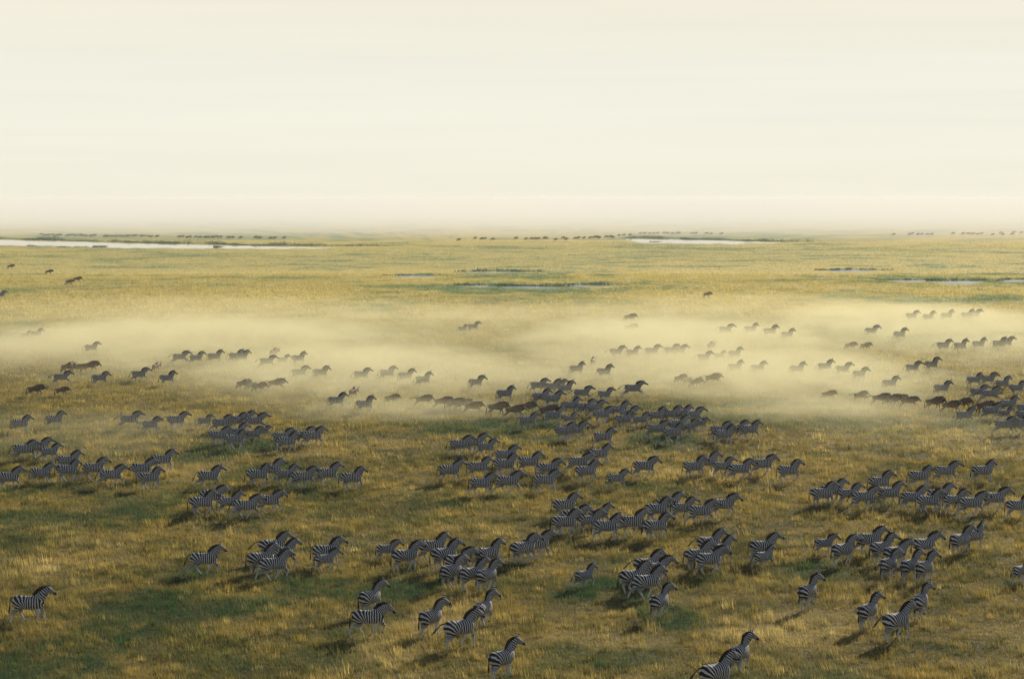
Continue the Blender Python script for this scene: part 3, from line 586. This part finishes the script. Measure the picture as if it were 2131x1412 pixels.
# ------------------------------------------------------------------ the herd, placed from the photograph
# cluster: (phrase, [(x_left, x_right, y_top, heading degrees away from the viewer, pose, size, note)])
# headings: 0 = running to the right, 90 = straight away; kind z zebra, w wildebeest
W, S, T, U, G, C, O = 'walk', 'step', 'trot', 'trot2', 'gallop', 'canter', 'tailout'
WT, WR, WW = 'wtrot', 'wrun', 'wwalk'
ONE = [  # things that stand apart: own label
 (16, 122, 1211, 4, W, 1.04, 'large striped zebra walking alone near the lower left corner'),
 (394, 466, 1124, 14, T, .96, 'lone trotting zebra in open grass left of the front bunches'),
 (649, 721, 1103, 18, S, 1, 'adult zebra trotting with a foal in front of its flank, left of centre'),
 (662, 703, 1131, 35, T, .80, 'small zebra foal beside the adult, left of centre in the front row'),
 (745, 803, 1196, 55, C, 1, 'lone zebra seen from behind on the green patch, pale shoulder lit'),
 (742, 811, 1245, 8, T, 1, 'side-on trotting zebra below the one seen from behind on green patch'),
 (871, 932, 1235, 50, S, 1, 'zebra looking right, leftmost of the three near the bottom centre'),
 (912, 1000, 1256, 38, O, 1.06, 'big zebra with tail stuck out, middle of the three near bottom centre'),
 (982, 1035, 1216, 60, C, 1, 'zebra seen from behind, rightmost of the three near the bottom centre'),
 (1020, 1080, 1317, 52, S, 1, 'lone zebra nearest the bottom edge at the centre of the picture'),
 (1068, 1118, 1098, 35, C, 1, 'dark rumped zebra overlapping its partner right of the middle bunch'),
 (1092, 1151, 1092, 26, U, 1, 'zebra half hidden behind the dark rumped one right of middle bunch'),
 (1197, 1240, 1161, 38, T, .76, 'lone running foal between the two bunches in the front row'),
 (1348, 1403, 1200, 55, C, 1, 'lone zebra seen from behind below the bunch of four with lit shoulder'),
 (1440, 1535, 1345, 38, O, 1.06, 'big zebra with tail stuck out, cut by the bottom edge'),
 (1515, 1567, 1306, 60, C, 1, 'zebra seen from behind, just above the one cut by bottom edge'),
 (1556, 1630, 1092, 18, S, 1, 'adult zebra with a foal at its flank, right half of front row'),
 (1571, 1612, 1120, 35, T, .80, 'zebra foal beside the adult in the right half of front row'),
 (1655, 1711, 1184, 55, C, 1, 'lone zebra seen from behind on dark green grass below the right bunch'),
 (1778, 1840, 1223, 50, S, 1, 'zebra looking right, leftmost of the three at lower right'),
 (1821, 1908, 1244, 38, O, 1.06, 'big zebra with tail stuck out, middle of the three at lower right'),
 (1891, 1942, 1205, 60, C, 1, 'zebra seen from behind, rightmost of the three at lower right'),
 (1977, 2026, 1086, 35, C, 1, 'dark rumped zebra of the pair at the right end of front row'),
 (2002, 2061, 1080, 26, U, 1, 'farther zebra of the pair at the right end of front row'),
 (2106, 2149, 1158, 38, T, .76, 'small foal cut by the right edge above the dark green grass'),
 (16, 76, 860, 2, W, .95, 'zebra standing side-on at the far left in front of dust, tail hanging'),
 (87, 148, 851, 2, S, .95, 'second side-on zebra from the left edge in front of dust'),
 (405, 471, 957, 4, T, 1, 'lone zebra trotting just left of the central left line of six'),
 (1229, 1291, 886, 4, U, 1, 'lone zebra trotting right of the pair below the packed herd'),
 (1263, 1312, 970, 8, W, .84, 'young zebra walking alone below and left of the lone central trotter'),
 (1313, 1379, 945, 6, T, 1, 'lone zebra trotting at centre, left of the right hand line of six'),
 (1144, 1215, 1012, 12, C, 1, 'lone zebra cantering just above the bunch at lower centre'),
 (1799, 1869, 971, 12, C, 1, 'zebra cantering alone above the left end of the right hand lines'),
 (2014, 2086, 953, 4, W, 1, 'lone walking zebra at far right above the right hand lines'),
 (103, 155, 768, 4, G, 1, 'dark zebra galloping below the wildebeest in the dust at left'),
 (192, 231, 769, 8, T, 1, 'pale dusty zebra right of the dark galloping one at left'),
 (174, 211, 711, 6, U, 1, 'faint lone zebra in thick dust, upper left of the dust line'),
 (1290, 1347, 789, 4, G, 1.08, 'dark zebra galloping alone in clear gap above the packed herd'),
 (981, 1006, 776, 25, T, 1, 'very faint zebra alone in dust above the central wildebeest'),
 (1836, 1874, 775, 10, W, 1, 'faint zebra alone in dust above the wildebeest at right'),
 (1795, 1837, 675, 12, T, 1.15, 'dark zebra with head high, left of the far pair at right'),
 (1856, 1892, 680, 15, C, 1.15, 'grey zebra, right of the far pair at right in thin dust'),
 (1884, 1919, 749, 8, U, 1, 'pale zebra just left of a darker one in the right dust'),
 (1922, 1959, 741, 15, C, 1.05, 'dark zebra just right of a pale one in the right dust'),
 (1940, 1987, 785, 4, W, 1, 'striped pale zebra walking left of the herd end at right'),
 (1031, 1078, 797, 4, W, 1, 'striped pale zebra walking above the central wildebeest, left of herd'),
 (-12, 17, 603, 12, U, 1.1, 'distant zebra half cut by the left edge below the lake'),
 (1197, 1227, 798, 8, G, 1, 'dusty zebra galloping left of the dark galloper above the packed herd'),
 (1245, 1273, 802, 8, G, .9, 'faint zebra galloping directly left of the dark galloper'),
 (46, 64, 684, 15, T, .8, 'faint foal following an adult in far dust at left'),
 (65, 91, 678, 15, U, 1, 'faint adult zebra leading a foal in far dust at left'),
 (955, 972, 673, 15, T, .8, 'distant foal following an adult at upper centre'),
 (975, 999, 667, 15, U, 1, 'distant adult zebra leading a foal at upper centre'),
 (2091, 2155, 1018, 10, S, 1, 'zebra cut by the right edge at end of the lower right line'),
 # wildebeest and other single animals
 (14, 33, 549, 10, WW, 1.1, 'dark distant wildebeest near the left edge below the lake'),
 (94, 113, 560, 10, WW, 1.1, 'dark distant wildebeest, second from the left below the lake'),
 (139, 153, 580, 40, WW, 1.1, 'lower wildebeest of the far dark pair at upper left'),
 (154, 171, 575, 15, WW, 1.1, 'upper right wildebeest of the far dark pair at upper left'),
 (1466, 1481, 606, 10, WW, 1, 'faint distant wildebeest alone above the dusty zebras right of centre'),
 (1301, 1326, 651, 12, WT, 1.15, 'upper wildebeest of two standing one above the other at upper centre'),
 (1302, 1328, 673, 12, WW, 1.1, 'lower wildebeest of two standing one above the other at upper centre'),
 (133, 158, 753, 50, WT, 1.1, 'wildebeest seen from behind, leftmost of three in dust at left'),
 (150, 170, 758, 20, WT, .85, 'young wildebeest, middle of three in dust at left'),
 (178, 204, 751, 30, WT, 1.15, 'bulky wildebeest, rightmost of three in dust at left'),
 (63, 92, 797, 15, WT, 1, 'dark wildebeest on brown grass at far left below the dust'),
 (120, 143, 801, 10, WT, .8, 'small wildebeest on brown grass right of the dark one at far left'),
 (317, 336, 753, 70, WW, .95, 'upright looking wildebeest between two zebras at left'),
 (562, 583, 723, 60, WT, 1.1, 'wildebeest standing above pale zebras in dust, left of centre'),
 (729, 744, 804, 70, WW, .95, 'wildebeest between two dusty zebras, centre left'),
 (807, 830, 818, 20, WT, .85, 'small dusty wildebeest alone at centre left'),
 (870, 899, 819, 20, WR, .95, 'dusty wildebeest with raised tail left of the central wildebeest line'),
 (1227, 1243, 742, 70, WW, .95, 'wildebeest between two zebras at centre above the packed herd'),
 (1470, 1491, 711, 60, WT, 1.1, 'wildebeest standing above pale zebras in dust, right of centre'),
 (1761, 1783, 711, 20, WT, .95, 'left wildebeest of the pair below the far zebra pair at right'),
 (1793, 1814, 712, 25, WT, .95, 'right wildebeest of the pair below the far zebra pair at right'),
 (1716, 1738, 807, 20, WT, .85, 'small wildebeest alone in the right hand dust'),
 (1778, 1809, 807, 20, WR, .95, 'wildebeest with raised tail left of right wildebeest line'),
 (1128, 1160, 840, 8, WW, 1, 'brown wildebeest tucked behind zebras at left end of packed herd'),
 (2037, 2068, 829, 8, WW, 1, 'brown wildebeest tucked behind zebras at far right'),
]
CLUSTERS = [
 ('the left front bunch of four', [(528, 605, 1096, 22, O, 1), (562, 620, 1109, 24, T, 1), (512, 586, 1119, 24, C, 1), (537, 611, 1132, 24, T, 1)]),
 ('the middle front bunch of nine', [(784, 837, 1112, 18, T, .76), (820, 879, 1112, 32, S, 1), (873, 940, 1097, 12, W, 1), (898, 961, 1110, 28, C, 1), (930, 987, 1128, 32, T, 1), (916, 970, 1143, 48, C, 1), (986, 1051, 1111, 28, T, 1), (961, 1015, 1148, 44, S, 1), (990, 1042, 1149, 55, C, 1)]),
 ('the four right of the lone foal', [(1306, 1385, 1129, 22, O, 1), (1342, 1397, 1141, 24, T, 1), (1287, 1360, 1152, 24, C, 1), (1314, 1386, 1164, 24, T, 1)]),
 ('the four just right of lower centre', [(1436, 1514, 1085, 22, O, 1), (1472, 1528, 1098, 24, T, 1), (1420, 1493, 1106, 24, C, 1), (1445, 1518, 1121, 24, T, 1)]),
 ('the right front bunch of nine', [(1694, 1746, 1101, 18, T, .76), (1728, 1789, 1101, 32, S, 1), (1780, 1849, 1086, 12, W, 1), (1806, 1870, 1098, 28, C, 1), (1840, 1898, 1115, 32, T, 1), (1823, 1880, 1132, 48, C, 1), (1897, 1960, 1099, 28, T, 1), (1870, 1925, 1135, 44, S, 1), (1902, 1950, 1139, 55, C, 1)]),
 ('the dark trio at far left', [(27, 80, 910, 4, U, 1), (47, 115, 905, 4, G, 1.03), (86, 127, 917, 6, T, .85)]),
 ('the long left hand group', [(-14, 58, 962, 4, T, 1), (65, 120, 953, 4, W, .95), (113, 180, 931, 4, U, 1), (113, 176, 946, 4, C, 1), (164, 230, 945, 6, T, 1), (205, 268, 958, 8, U, 1), (262, 330, 947, 4, G, 1), (314, 372, 928, 4, U, 1), (280, 350, 959, 12, C, 1)]),
 ('the file of three at left before the dust', [(241, 301, 852, 4, G, 1), (289, 343, 861, 6, T, .9), (338, 398, 852, 4, G, 1)]),
 ('the dark knot left of centre', [(408, 447, 857, 6, T, .75), (438, 490, 856, 4, U, 1), (470, 525, 852, 4, T, 1), (485, 538, 850, 4, U, 1), (504, 560, 855, 6, G, 1), (466, 522, 873, 4, T, 1), (423, 488, 882, 4, G, 1), (460, 527, 886, 6, C, 1), (508, 550, 880, 6, U, .9), (534, 568, 880, 8, T, .7)]),
 ('the four at right of the left dark knot', [(563, 622, 884, 4, W, 1), (573, 630, 891, 6, S, 1), (606, 662, 883, 4, U, .98), (624, 685, 881, 6, T, 1)]),
 ('the central left line of six', [(507, 574, 953, 10, C, 1), (536, 596, 946, 6, T, 1), (574, 626, 956, 10, S, .9), (603, 668, 960, 6, U, 1), (655, 714, 953, 6, T, 1), (700, 772, 959, 12, C, 1)]),
 ('the lower left line of five', [(392, 458, 1011, 10, C, 1), (418, 478, 1004, 6, T, 1), (456, 508, 1014, 10, S, .9), (484, 550, 1020, 6, U, 1), (536, 596, 1011, 6, T, 1)]),
 ('the dark trio at centre', [(935, 988, 899, 4, U, 1), (955, 1023, 895, 4, G, 1.03), (994, 1035, 906, 6, T, .85)]),
 ('the large central group', [(907, 975, 949, 4, W, 1), (973, 1029, 943, 4, U, .98), (1023, 1088, 920, 4, T, 1), (1023, 1086, 937, 4, C, 1), (1074, 1139, 934, 6, U, 1), (1112, 1181, 947, 6, T, 1), (1175, 1237, 936, 4, G, 1), (1223, 1281, 918, 4, U, 1), (1190, 1258, 948, 12, C, 1), (973, 1042, 972, 4, W, 1), (1033, 1091, 968, 6, U, 1), (1103, 1177, 966, 4, W, 1)]),
 ('the bunch of seven at lower centre', [(1148, 1212, 1045, 8, C, 1), (1172, 1229, 1038, 8, T, 1), (1207, 1258, 1045, 8, S, .9), (1228, 1270, 1035, 14, T, .85), (1236, 1300, 1055, 4, U, 1), (1288, 1348, 1046, 6, T, 1), (1334, 1404, 1051, 12, C, 1)]),
 ('the lower right of centre line of five', [(1340, 1402, 1018, 10, C, 1), (1366, 1422, 1011, 6, T, 1), (1399, 1452, 1022, 10, S, .9), (1430, 1496, 1026, 6, U, 1), (1480, 1540, 1017, 6, T, 1)]),
 ('the right hand line of six', [(1414, 1481, 941, 10, C, 1), (1444, 1504, 934, 6, T, 1), (1482, 1533, 945, 10, S, .9), (1512, 1576, 949, 6, U, 1), (1562, 1622, 941, 6, T, 1), (1609, 1680, 948, 12, C, 1)]),
 ('the packed central herd at the dust edge', [(1076, 1127, 853, 4, T, .95), (1128, 1184, 843, 4, U, 1), (1170, 1203, 856, 8, T, .7), (1163, 1219, 822, 4, U, 1), (1197, 1245, 826, 6, T, .97), (1216, 1266, 828, 6, U, .97), (1224, 1282, 845, 4, G, 1), (1262, 1320, 832, 4, W, 1), (1285, 1337, 843, 6, U, .95), (1268, 1335, 851, 4, C, 1), (1312, 1357, 856, 6, T, .85)]),
 ('the pair just below the packed central herd', [(1143, 1205, 874, 4, G, 1), (1176, 1228, 873, 6, U, 1)]),
 ('the dark knot right of centre', [(1342, 1396, 844, 4, U, 1), (1372, 1427, 841, 4, T, 1), (1396, 1450, 839, 4, U, 1), (1415, 1470, 844, 6, G, 1), (1388, 1440, 862, 4, T, 1), (1333, 1403, 872, 4, G, 1), (1370, 1437, 875, 6, C, 1), (1412, 1457, 868, 6, U, .9), (1444, 1477, 868, 8, T, .7)]),
 ('the four at right of the central dark knot', [(1472, 1531, 873, 4, W, 1), (1483, 1538, 880, 6, S, 1), (1512, 1566, 872, 4, U, .98), (1530, 1593, 870, 6, T, 1)]),
 ('the upper line of the lower right herd', [(1684, 1746, 994, 10, C, 1), (1706, 1765, 988, 6, T, 1), (1745, 1796, 997, 10, S, .9), (1770, 1834, 1003, 6, U, 1), (1823, 1884, 994, 6, T, 1)]),
 ('the pair of walkers above the lower right herd', [(1883, 1953, 961, 4, W, 1), (1943, 2000, 953, 6, U, 1)]),
 ('the right end of the lower right herd', [(1870, 1936, 1002, 4, W, 1), (1905, 1967, 1007, 8, C, 1), (1930, 1988, 999, 6, T, 1), (1966, 2017, 1011, 10, S, .9), (1994, 2058, 1016, 6, U, 1), (2046, 2105, 1008, 6, T, 1)]),
 ('the herd end at the right edge', [(1985, 2035, 841, 4, T, .95), (2036, 2092, 832, 4, U, 1), (2078, 2113, 845, 8, T, .7), (2074, 2130, 817, 4, U, 1), (2110, 2162, 825, 4, T, 1), (2108, 2164, 840, 4, C, 1), (2061, 2118, 864, 4, G, 1), (2096, 2156, 861, 6, U, 1)]),
 ('the two flanking a wildebeest in left dust', [(272, 314, 761, 12, U, 1), (333, 368, 767, 12, C, 1)]),
 ('the dusty file left of centre', [(357, 393, 729, 6, G, 1.05), (396, 426, 729, 12, T, 1), (433, 467, 726, 6, U, 1.05), (474, 510, 725, 6, T, 1.05), (488, 524, 726, 6, U, 1.05), (540, 573, 738, 8, G, 1), (578, 603, 736, 12, T, .8), (607, 640, 729, 6, C, 1)]),
 ('the line of seven across central left dust', [(607, 644, 758, 6, U, 1), (651, 690, 758, 6, T, 1), (736, 773, 761, 4, U, 1), (789, 827, 757, 6, T, 1), (830, 866, 763, 6, U, 1), (866, 899, 769, 16, T, 1)]),
 ('the two flanking a wildebeest at centre left', [(683, 725, 812, 12, U, 1), (743, 780, 817, 12, C, 1)]),
 ('the dusty group above the packed herd', [(1100, 1146, 782, 4, U, 1), (1136, 1166, 783, 10, T, 1), (1150, 1178, 784, 10, U, .95), (1164, 1192, 787, 16, T, 1), (1105, 1152, 804, 4, U, 1), (1125, 1174, 809, 4, G, 1.05)]),
 ('the two flanking a wildebeest at centre', [(1182, 1224, 750, 12, U, 1), (1241, 1278, 755, 12, C, 1)]),
 ('the dusty file right of centre', [(1266, 1301, 717, 6, G, 1.05), (1303, 1333, 718, 12, T, 1), (1343, 1375, 715, 6, U, 1.05), (1382, 1417, 714, 6, T, 1.05), (1399, 1432, 714, 6, U, 1.05), (1450, 1481, 728, 8, G, 1), (1488, 1510, 726, 12, T, .8), (1515, 1548, 718, 6, C, 1)]),
 ('the line of six across right of centre dust', [(1514, 1552, 746, 6, U, 1), (1559, 1599, 747, 6, T, 1), (1643, 1681, 749, 4, U, 1), (1700, 1737, 745, 6, T, 1), (1739, 1774, 751, 6, U, 1), (1776, 1807, 760, 16, T, 1)]),
 ('the far file of four right of centre', [(1491, 1530, 672, 6, G, 1.15), (1546, 1584, 668, 6, U, 1.15), (1587, 1621, 674, 6, T, 1.15), (1625, 1655, 682, 16, T, 1.1)]),
 ('the farthest pale file at upper right', [(1880, 1915, 643, 6, G, 1.2), (1919, 1949, 643, 12, T, 1.2), (1957, 1989, 641, 6, U, 1.2), (1998, 2031, 640, 6, T, 1.2), (2013, 2046, 640, 6, U, 1.2)]),
 ('the pale file near the right edge', [(1945, 1982, 704, 6, G, 1.08), (1985, 2015, 704, 12, T, 1.08), (2023, 2056, 701, 6, U, 1.08), (2063, 2098, 700, 6, T, 1.08), (2079, 2113, 699, 6, U, 1.08)]),
 ('the dusty group at the right edge', [(2008, 2053, 770, 4, U, 1), (2046, 2074, 770, 10, T, 1), (2075, 2101, 776, 16, T, 1), (2098, 2134, 786, 8, G, 1), (2015, 2061, 793, 4, U, 1), (2036, 2084, 797, 4, G, 1.05)]),
]
WCLUSTERS = [
 ('the brown line of four at left', [(499, 520, 789, 40, WT, .95), (518, 532, 796, 40, WT, .7), (532, 553, 796, 30, WT, .9), (557, 599, 787, 12, WR, 1.05)]),
 ('the dark central line below the dust', [(909, 943, 823, 8, WR, 1.05), (934, 966, 825, 10, WT, 1.02), (955, 981, 828, 10, WT, .9), (973, 1004, 832, 8, WR, 1), (1021, 1057, 833, 8, WW, 1.1), (1057, 1091, 840, 6, WR, 1), (1085, 1114, 833, 10, WT, 1)]),
 ('the brown line of four right of centre', [(1408, 1428, 778, 40, WT, .95), (1426, 1439, 785, 40, WT, .7), (1440, 1461, 785, 30, WT, .9), (1466, 1507, 775, 12, WR, 1.05)]),
 ('the dark right hand line below the dust', [(1818, 1852, 812, 8, WR, 1.05), (1843, 1875, 814, 10, WT, 1.02), (1865, 1890, 817, 10, WT, .9), (1879, 1912, 820, 8, WR, 1), (1930, 1966, 821, 8, WW, 1.1), (1965, 1998, 829, 6, WR, 1), (1991, 2021, 822, 10, WT, 1)]),
]
ORD = ['first', 'second', 'third', 'fourth', 'fifth', 'sixth', 'seventh', 'eighth', 'ninth', 'tenth', 'eleventh', 'twelfth']
herd = []      # dict(x, y, heading, pose, size, label, kind)
def enlist(row, label):
    x0, x1, top, hd, pose, size = row[:6]
    if pose in WPOSE: size *= .94
    swap = {'trot': 'trot3', 'trot2': 'amble', 'gallop': 'gallop2', 'walk': 'amble'}
    if (len(herd) * 7) % 5 < 2 and pose in swap: pose = swap[pose]
    K = KITS[pose]; h = (K['top'] * size + 0.0) / CAM_H * 1.0
    foot = (top - HORIZON * h) / (1 - h)
    p = at((x0 + x1) / 2, foot)
    a = R(hd); mid = (K['x0'] + K['x1']) / 2 * size
    herd.append(dict(x=p.x - mid * math.cos(a), y=p.y - mid * math.sin(a), a=a, pose=pose, size=size, label=label, wild=pose[0] == 'w' and pose in WPOSE))
for row in ONE: enlist(row, row[6])
for nm, cl in (('zebra', CLUSTERS), ('wildebeest', WCLUSTERS)):
    for phrase, rows in cl:
        for i, row in enumerate(sorted(rows, key=lambda q: q[1])):
            look = nm
            if row[5] < .86: look = 'small young ' + nm
            elif row[4] == O: look = nm + ' tail out'
            elif row[4] == WR: look = nm + ' tail streaming'
            enlist(row, f'{look}, {ORD[i]} from the left in {phrase}')
# no two animals share the same ground: ease neighbours apart in depth
def ends(q): 
    c_, s_ = math.cos(q['a']) * q['size'], math.sin(q['a']) * q['size']
    return [(q['x'] + t * c_, q['y'] + t * s_) for t in (-.75, -.4, 0, .35, .7, 1.0)]
for it in range(40):
    moved = 0
    E_ = [ends(q) for q in herd]
    for i in range(len(herd)):
        for j in range(i + 1, len(herd)):
            a, b = herd[i], herd[j]
            if abs(a['x'] - b['x']) > 2.6 or abs(a['y'] - b['y']) > 2.6: continue
            d = min(math.hypot(p[0] - q[0], p[1] - q[1]) for p in E_[i] for q in E_[j])
            need = 0.64 * (a['size'] + b['size']) / 2
            if d < need:
                s_ = 1 if a['y'] >= b['y'] else -1; k_ = (need - d) * .55 + .02
                a['y'] += s_ * k_; b['y'] -= s_ * k_; moved += 1
    if not moved: break
print('relaxed', it, moved, 'animals', len(herd))
for q in herd:
    if len(q['label'].split()) > 16: print('LONG', q['label'])
    K = KITS[q['pose']]
    nm = 'wildebeest' if q['wild'] else 'zebra'
    o = obj(nm, K['body']); s_ = q['size'] * random.uniform(.985, 1.015)
    o.location = (q['x'], q['y'], gz(q['x'], q['y']) - 0.03); o.rotation_euler = (0, 0, q['a'] + random.uniform(-.09, .09)); o.scale = (s_, s_, s_)
    tag(o, q['label'], nm, 'wildebeest among the zebras' if q['wild'] else 'zebras running across the plain')
    for n_, m_ in K['parts']: obj(n_, m_, None, o)

# far herd along the horizon: too small for parts
FAR = [
 ('the far string above the lake at left', 'far herd above the left lake', [(86, 489), (93, 490), (100, 490.5), (107, 490), (113, 491), (119, 490), (126, 491), (138, 491), (145, 491), (152, 490.5), (159, 491), (166, 491), (173, 490.5), (180, 491), (187, 491.5), (194, 491.5)]),
 ('the second far string above the left lake', 'far herd above the left lake', [(219, 493), (224, 493), (233, 493), (240, 492), (247, 492.5), (254, 493), (262, 493), (270, 492.5), (277, 492), (284, 493), (291, 493), (298, 493), (308, 493), (313, 493.5), (325, 494)]),
 ('the third far string above the left lake', 'far herd above the left lake', [(373, 494), (380, 494), (388, 494), (394, 494.3), (406, 494.5), (415, 494.5), (427, 495), (434, 495), (443, 495.3), (451, 495), (459, 495.5), (474, 495.5), (484, 496), (501, 496), (533, 496.3), (541, 496.5), (563, 497), (572, 497.3), (592, 497)]),
 ('the far herd at upper centre', 'far herd at upper centre', [(953, 500), (989, 497.5), (1003, 498.5), (1009, 498), (1025, 499), (1073, 497), (1095, 498), (1104, 497.5), (1111, 498), (1118, 498), (1133, 496.5), (1138, 497.5), (1156, 500), (1173, 497), (1176, 500), (1195, 497.5), (1202, 496), (1216, 496), (1229, 496), (1235, 495.5), (1241, 494.5), (1247, 496), (1263, 494), (1269, 493.5), (1277, 495), (1288, 491.5), (1297, 490.5), (1310, 490)]),
 ('the far string above the right lake', 'far herd above the right lake', [(1331, 486), (1342, 486), (1353, 486), (1361, 486), (1368, 486), (1383, 486.3), (1390, 486), (1397, 486.5), (1408, 486.5), (1413, 486), (1440, 486.5), (1448, 486), (1471, 487), (1481, 487), (1501, 488)]),
 ('the far herd at the upper right edge', 'far herd at the right edge', [(1860, 489.5), (1894, 488), (1900, 487.5), (1912, 488.5), (1918, 488), (1931, 488.5), (1937, 488.5), (1982, 487), (2004, 488), (2013, 487.5), (2020, 487), (2027, 487), (2034, 487.5), (2043, 486.5), (2064, 489.5), (2081, 486), (2085, 489), (2104, 487.5), (2111, 485), (2126, 485)]),
]
NUM = ORD + ['thirteenth', 'fourteenth', 'fifteenth', 'sixteenth', 'seventeenth', 'eighteenth', 'nineteenth', 'twentieth'] + ['twenty-' + w for w in ORD[:9]] + ['thirtieth']
for where, group, pts in FAR:
    for i, (px, py) in enumerate(pts):
        p = at(px + random.uniform(-2, 2), py + 2.2 + random.uniform(-.7, .7))
        pose = random.choice(['wwalk', 'wtrot', 'wwalk', 'wrun'])
        o = obj('wildebeest', KITS[pose]['body']); s_ = random.uniform(1.0, 1.2)
        o.location = (p.x, p.y, 0); o.rotation_euler = (0, 0, R(random.uniform(-25, 25))); o.scale = (s_, s_, s_)
        tag(o, f'tiny dark wildebeest, {NUM[i]} from the left in {where}', 'wildebeest', group)

# ------------------------------------------------------------------ air: haze, far dust bank, dust raised by the hooves
def volume(name, colr, dens, g):
    m, t, new, ln = mat(name)
    o = new('ShaderNodeOutputMaterial'); v = new('ShaderNodeVolumePrincipled')
    v.inputs['Color'].default_value = (*colr, 1); v.inputs['Density'].default_value = dens; v.inputs['Anisotropy'].default_value = g
    ln(v.outputs[0], o.inputs['Volume']); return m, t, new, ln, v
def box(name, x0, x1, y0, y1, z0, z1, m):
    me = bpy.data.meshes.new(name); bm = bmesh.new()
    bmesh.ops.create_cube(bm, size=1); bm.to_mesh(me); bm.free()
    for v in me.vertices: v.co = ((x0 + x1) / 2 + v.co.x * (x1 - x0), (y0 + y1) / 2 + v.co.y * (y1 - y0), (z0 + z1) / 2 + v.co.z * (z1 - z0))
    o = obj(name, me, m); return o
HAZE = 0.00012
m = volume('thin_haze', (0.84, 0.87, 0.86), HAZE, 0.12)[0]
tag(box('haze', -17500, 17500, -200, 14500, -1.6, 22.0, m), 'thin pale haze over the whole plain', 'haze', kind='stuff')
m = volume('far_dust', (0.91, 0.92, 0.925), 0.0030, 0.06)[0]
tag(box('dust_bank', -17000, 17000, 950, 13800, -1.2, 19.2, m), 'pale dust bank hiding the far edge of the plain', 'dust', kind='stuff')
def dust(px, py, rx_px, ry_px, hgt, dens, seed, label):
    """a low cloud of dust lying on the ground, thinning to nothing at its edge"""
    c = at(px, py); a, b = at(px, py + ry_px), at(px, py - ry_px)
    rx = at(px + rx_px, py).x - c.x; ry = (b.y - a.y) / 2; cy_ = (a.y + b.y) / 2
    m, t, new, ln, v = volume('hoof_dust', (0.80, 0.76, 0.49), dens, 0.2)
    tcn = new('ShaderNodeTexCoord')
    ln_ = new('ShaderNodeVectorMath'); ln_.operation = 'DOT_PRODUCT'; ln(tcn.outputs['Object'], ln_.inputs[0]); ln(tcn.outputs['Object'], ln_.inputs[1])
    fall = new('ShaderNodeMapRange'); fall.interpolation_type = 'SMOOTHSTEP'; fall.inputs['From Min'].default_value = 1.0; fall.inputs['From Max'].default_value = 0.0
    ln(ln_.outputs['Value'], fall.inputs[0])
    g = new('ShaderNodeNewGeometry'); mp = new('ShaderNodeMapping'); mp.inputs['Scale'].default_value = (.11, .055, .30); mp.inputs['Location'].default_value = (seed * 3.7, seed * 1.3, 0); ln(g.outputs['Position'], mp.inputs[0])
    n = new('ShaderNodeTexNoise'); n.inputs['Scale'].default_value = 1.0; n.inputs['Detail'].default_value = 4; n.inputs['Roughness'].default_value = 0.6; n.inputs['Distortion'].default_value = 0.8; ln(mp.outputs[0], n.inputs['Vector'])
    nr = new('ShaderNodeMapRange'); nr.inputs['From Min'].default_value = .36; nr.inputs['From Max'].default_value = .68; nr.inputs['To Min'].default_value = .22; ln(n.outputs[0], nr.inputs[0])
    mu = new('ShaderNodeMath'); mu.operation = 'MULTIPLY'; ln(fall.outputs[0], mu.inputs[0]); ln(nr.outputs[0], mu.inputs[1])
    m2 = new('ShaderNodeMath'); m2.operation = 'MULTIPLY'; m2.inputs[1].default_value = dens; ln(mu.outputs[0], m2.inputs[0]); ln(m2.outputs[0], v.inputs['Density'])
    me = bpy.data.meshes.new('dust_cloud'); bm = bmesh.new(); bmesh.ops.create_icosphere(bm, subdivisions=3, radius=1.0); bm.to_mesh(me); bm.free()
    o = obj('dust_cloud', me, m); o.location = (c.x, cy_, -.1); o.scale = (rx, ry, hgt)
    tag(o, label, 'dust', kind='stuff')
DUST = [  # px, py, rx, ry, height, density
 (1065, 752, 2400, 122, 3.3, .034, 'broad thin veil of dust over the middle of the plain'),
 (330, 735, 600, 70, 3.4, .115, 'dust cloud around the pale zebra file left of centre'),
 (740, 800, 480, 78, 3.0, .135, 'dust cloud around the wildebeest left of centre'),
 (860, 868, 360, 28, 2.2, .080, 'bright low dust at the front edge, centre'),
 (420, 655, 800, 36, 3.0, .018, 'broad bright dust band at upper left centre'),
 (1440, 745, 470, 80, 3.4, .115, 'dust cloud around the pale zebra file right of centre'),
 (1650, 655, 700, 42, 3.0, .022, 'dust cloud around the far zebra file right of centre'),
 (1620, 805, 480, 74, 3.0, .135, 'dust cloud around the wildebeest right of centre'),
 (1720, 868, 360, 28, 2.2, .080, 'bright low dust at the front edge, right'),
 (2030, 710, 440, 78, 3.4, .10, 'dust cloud around the pale file at the right edge'),
 (180, 915, 420, 60, 2.4, .022, 'thin golden dust drifting among the left hand groups'),
 (1900, 915, 380, 50, 2.4, .022, 'thin golden dust drifting before the herd end at right'),
 (1180, 805, 280, 45, 2.6, .055, 'dust cloud behind the packed central herd'),
]
for i, d in enumerate(DUST): dust(*d[:6], i + 1, d[6])
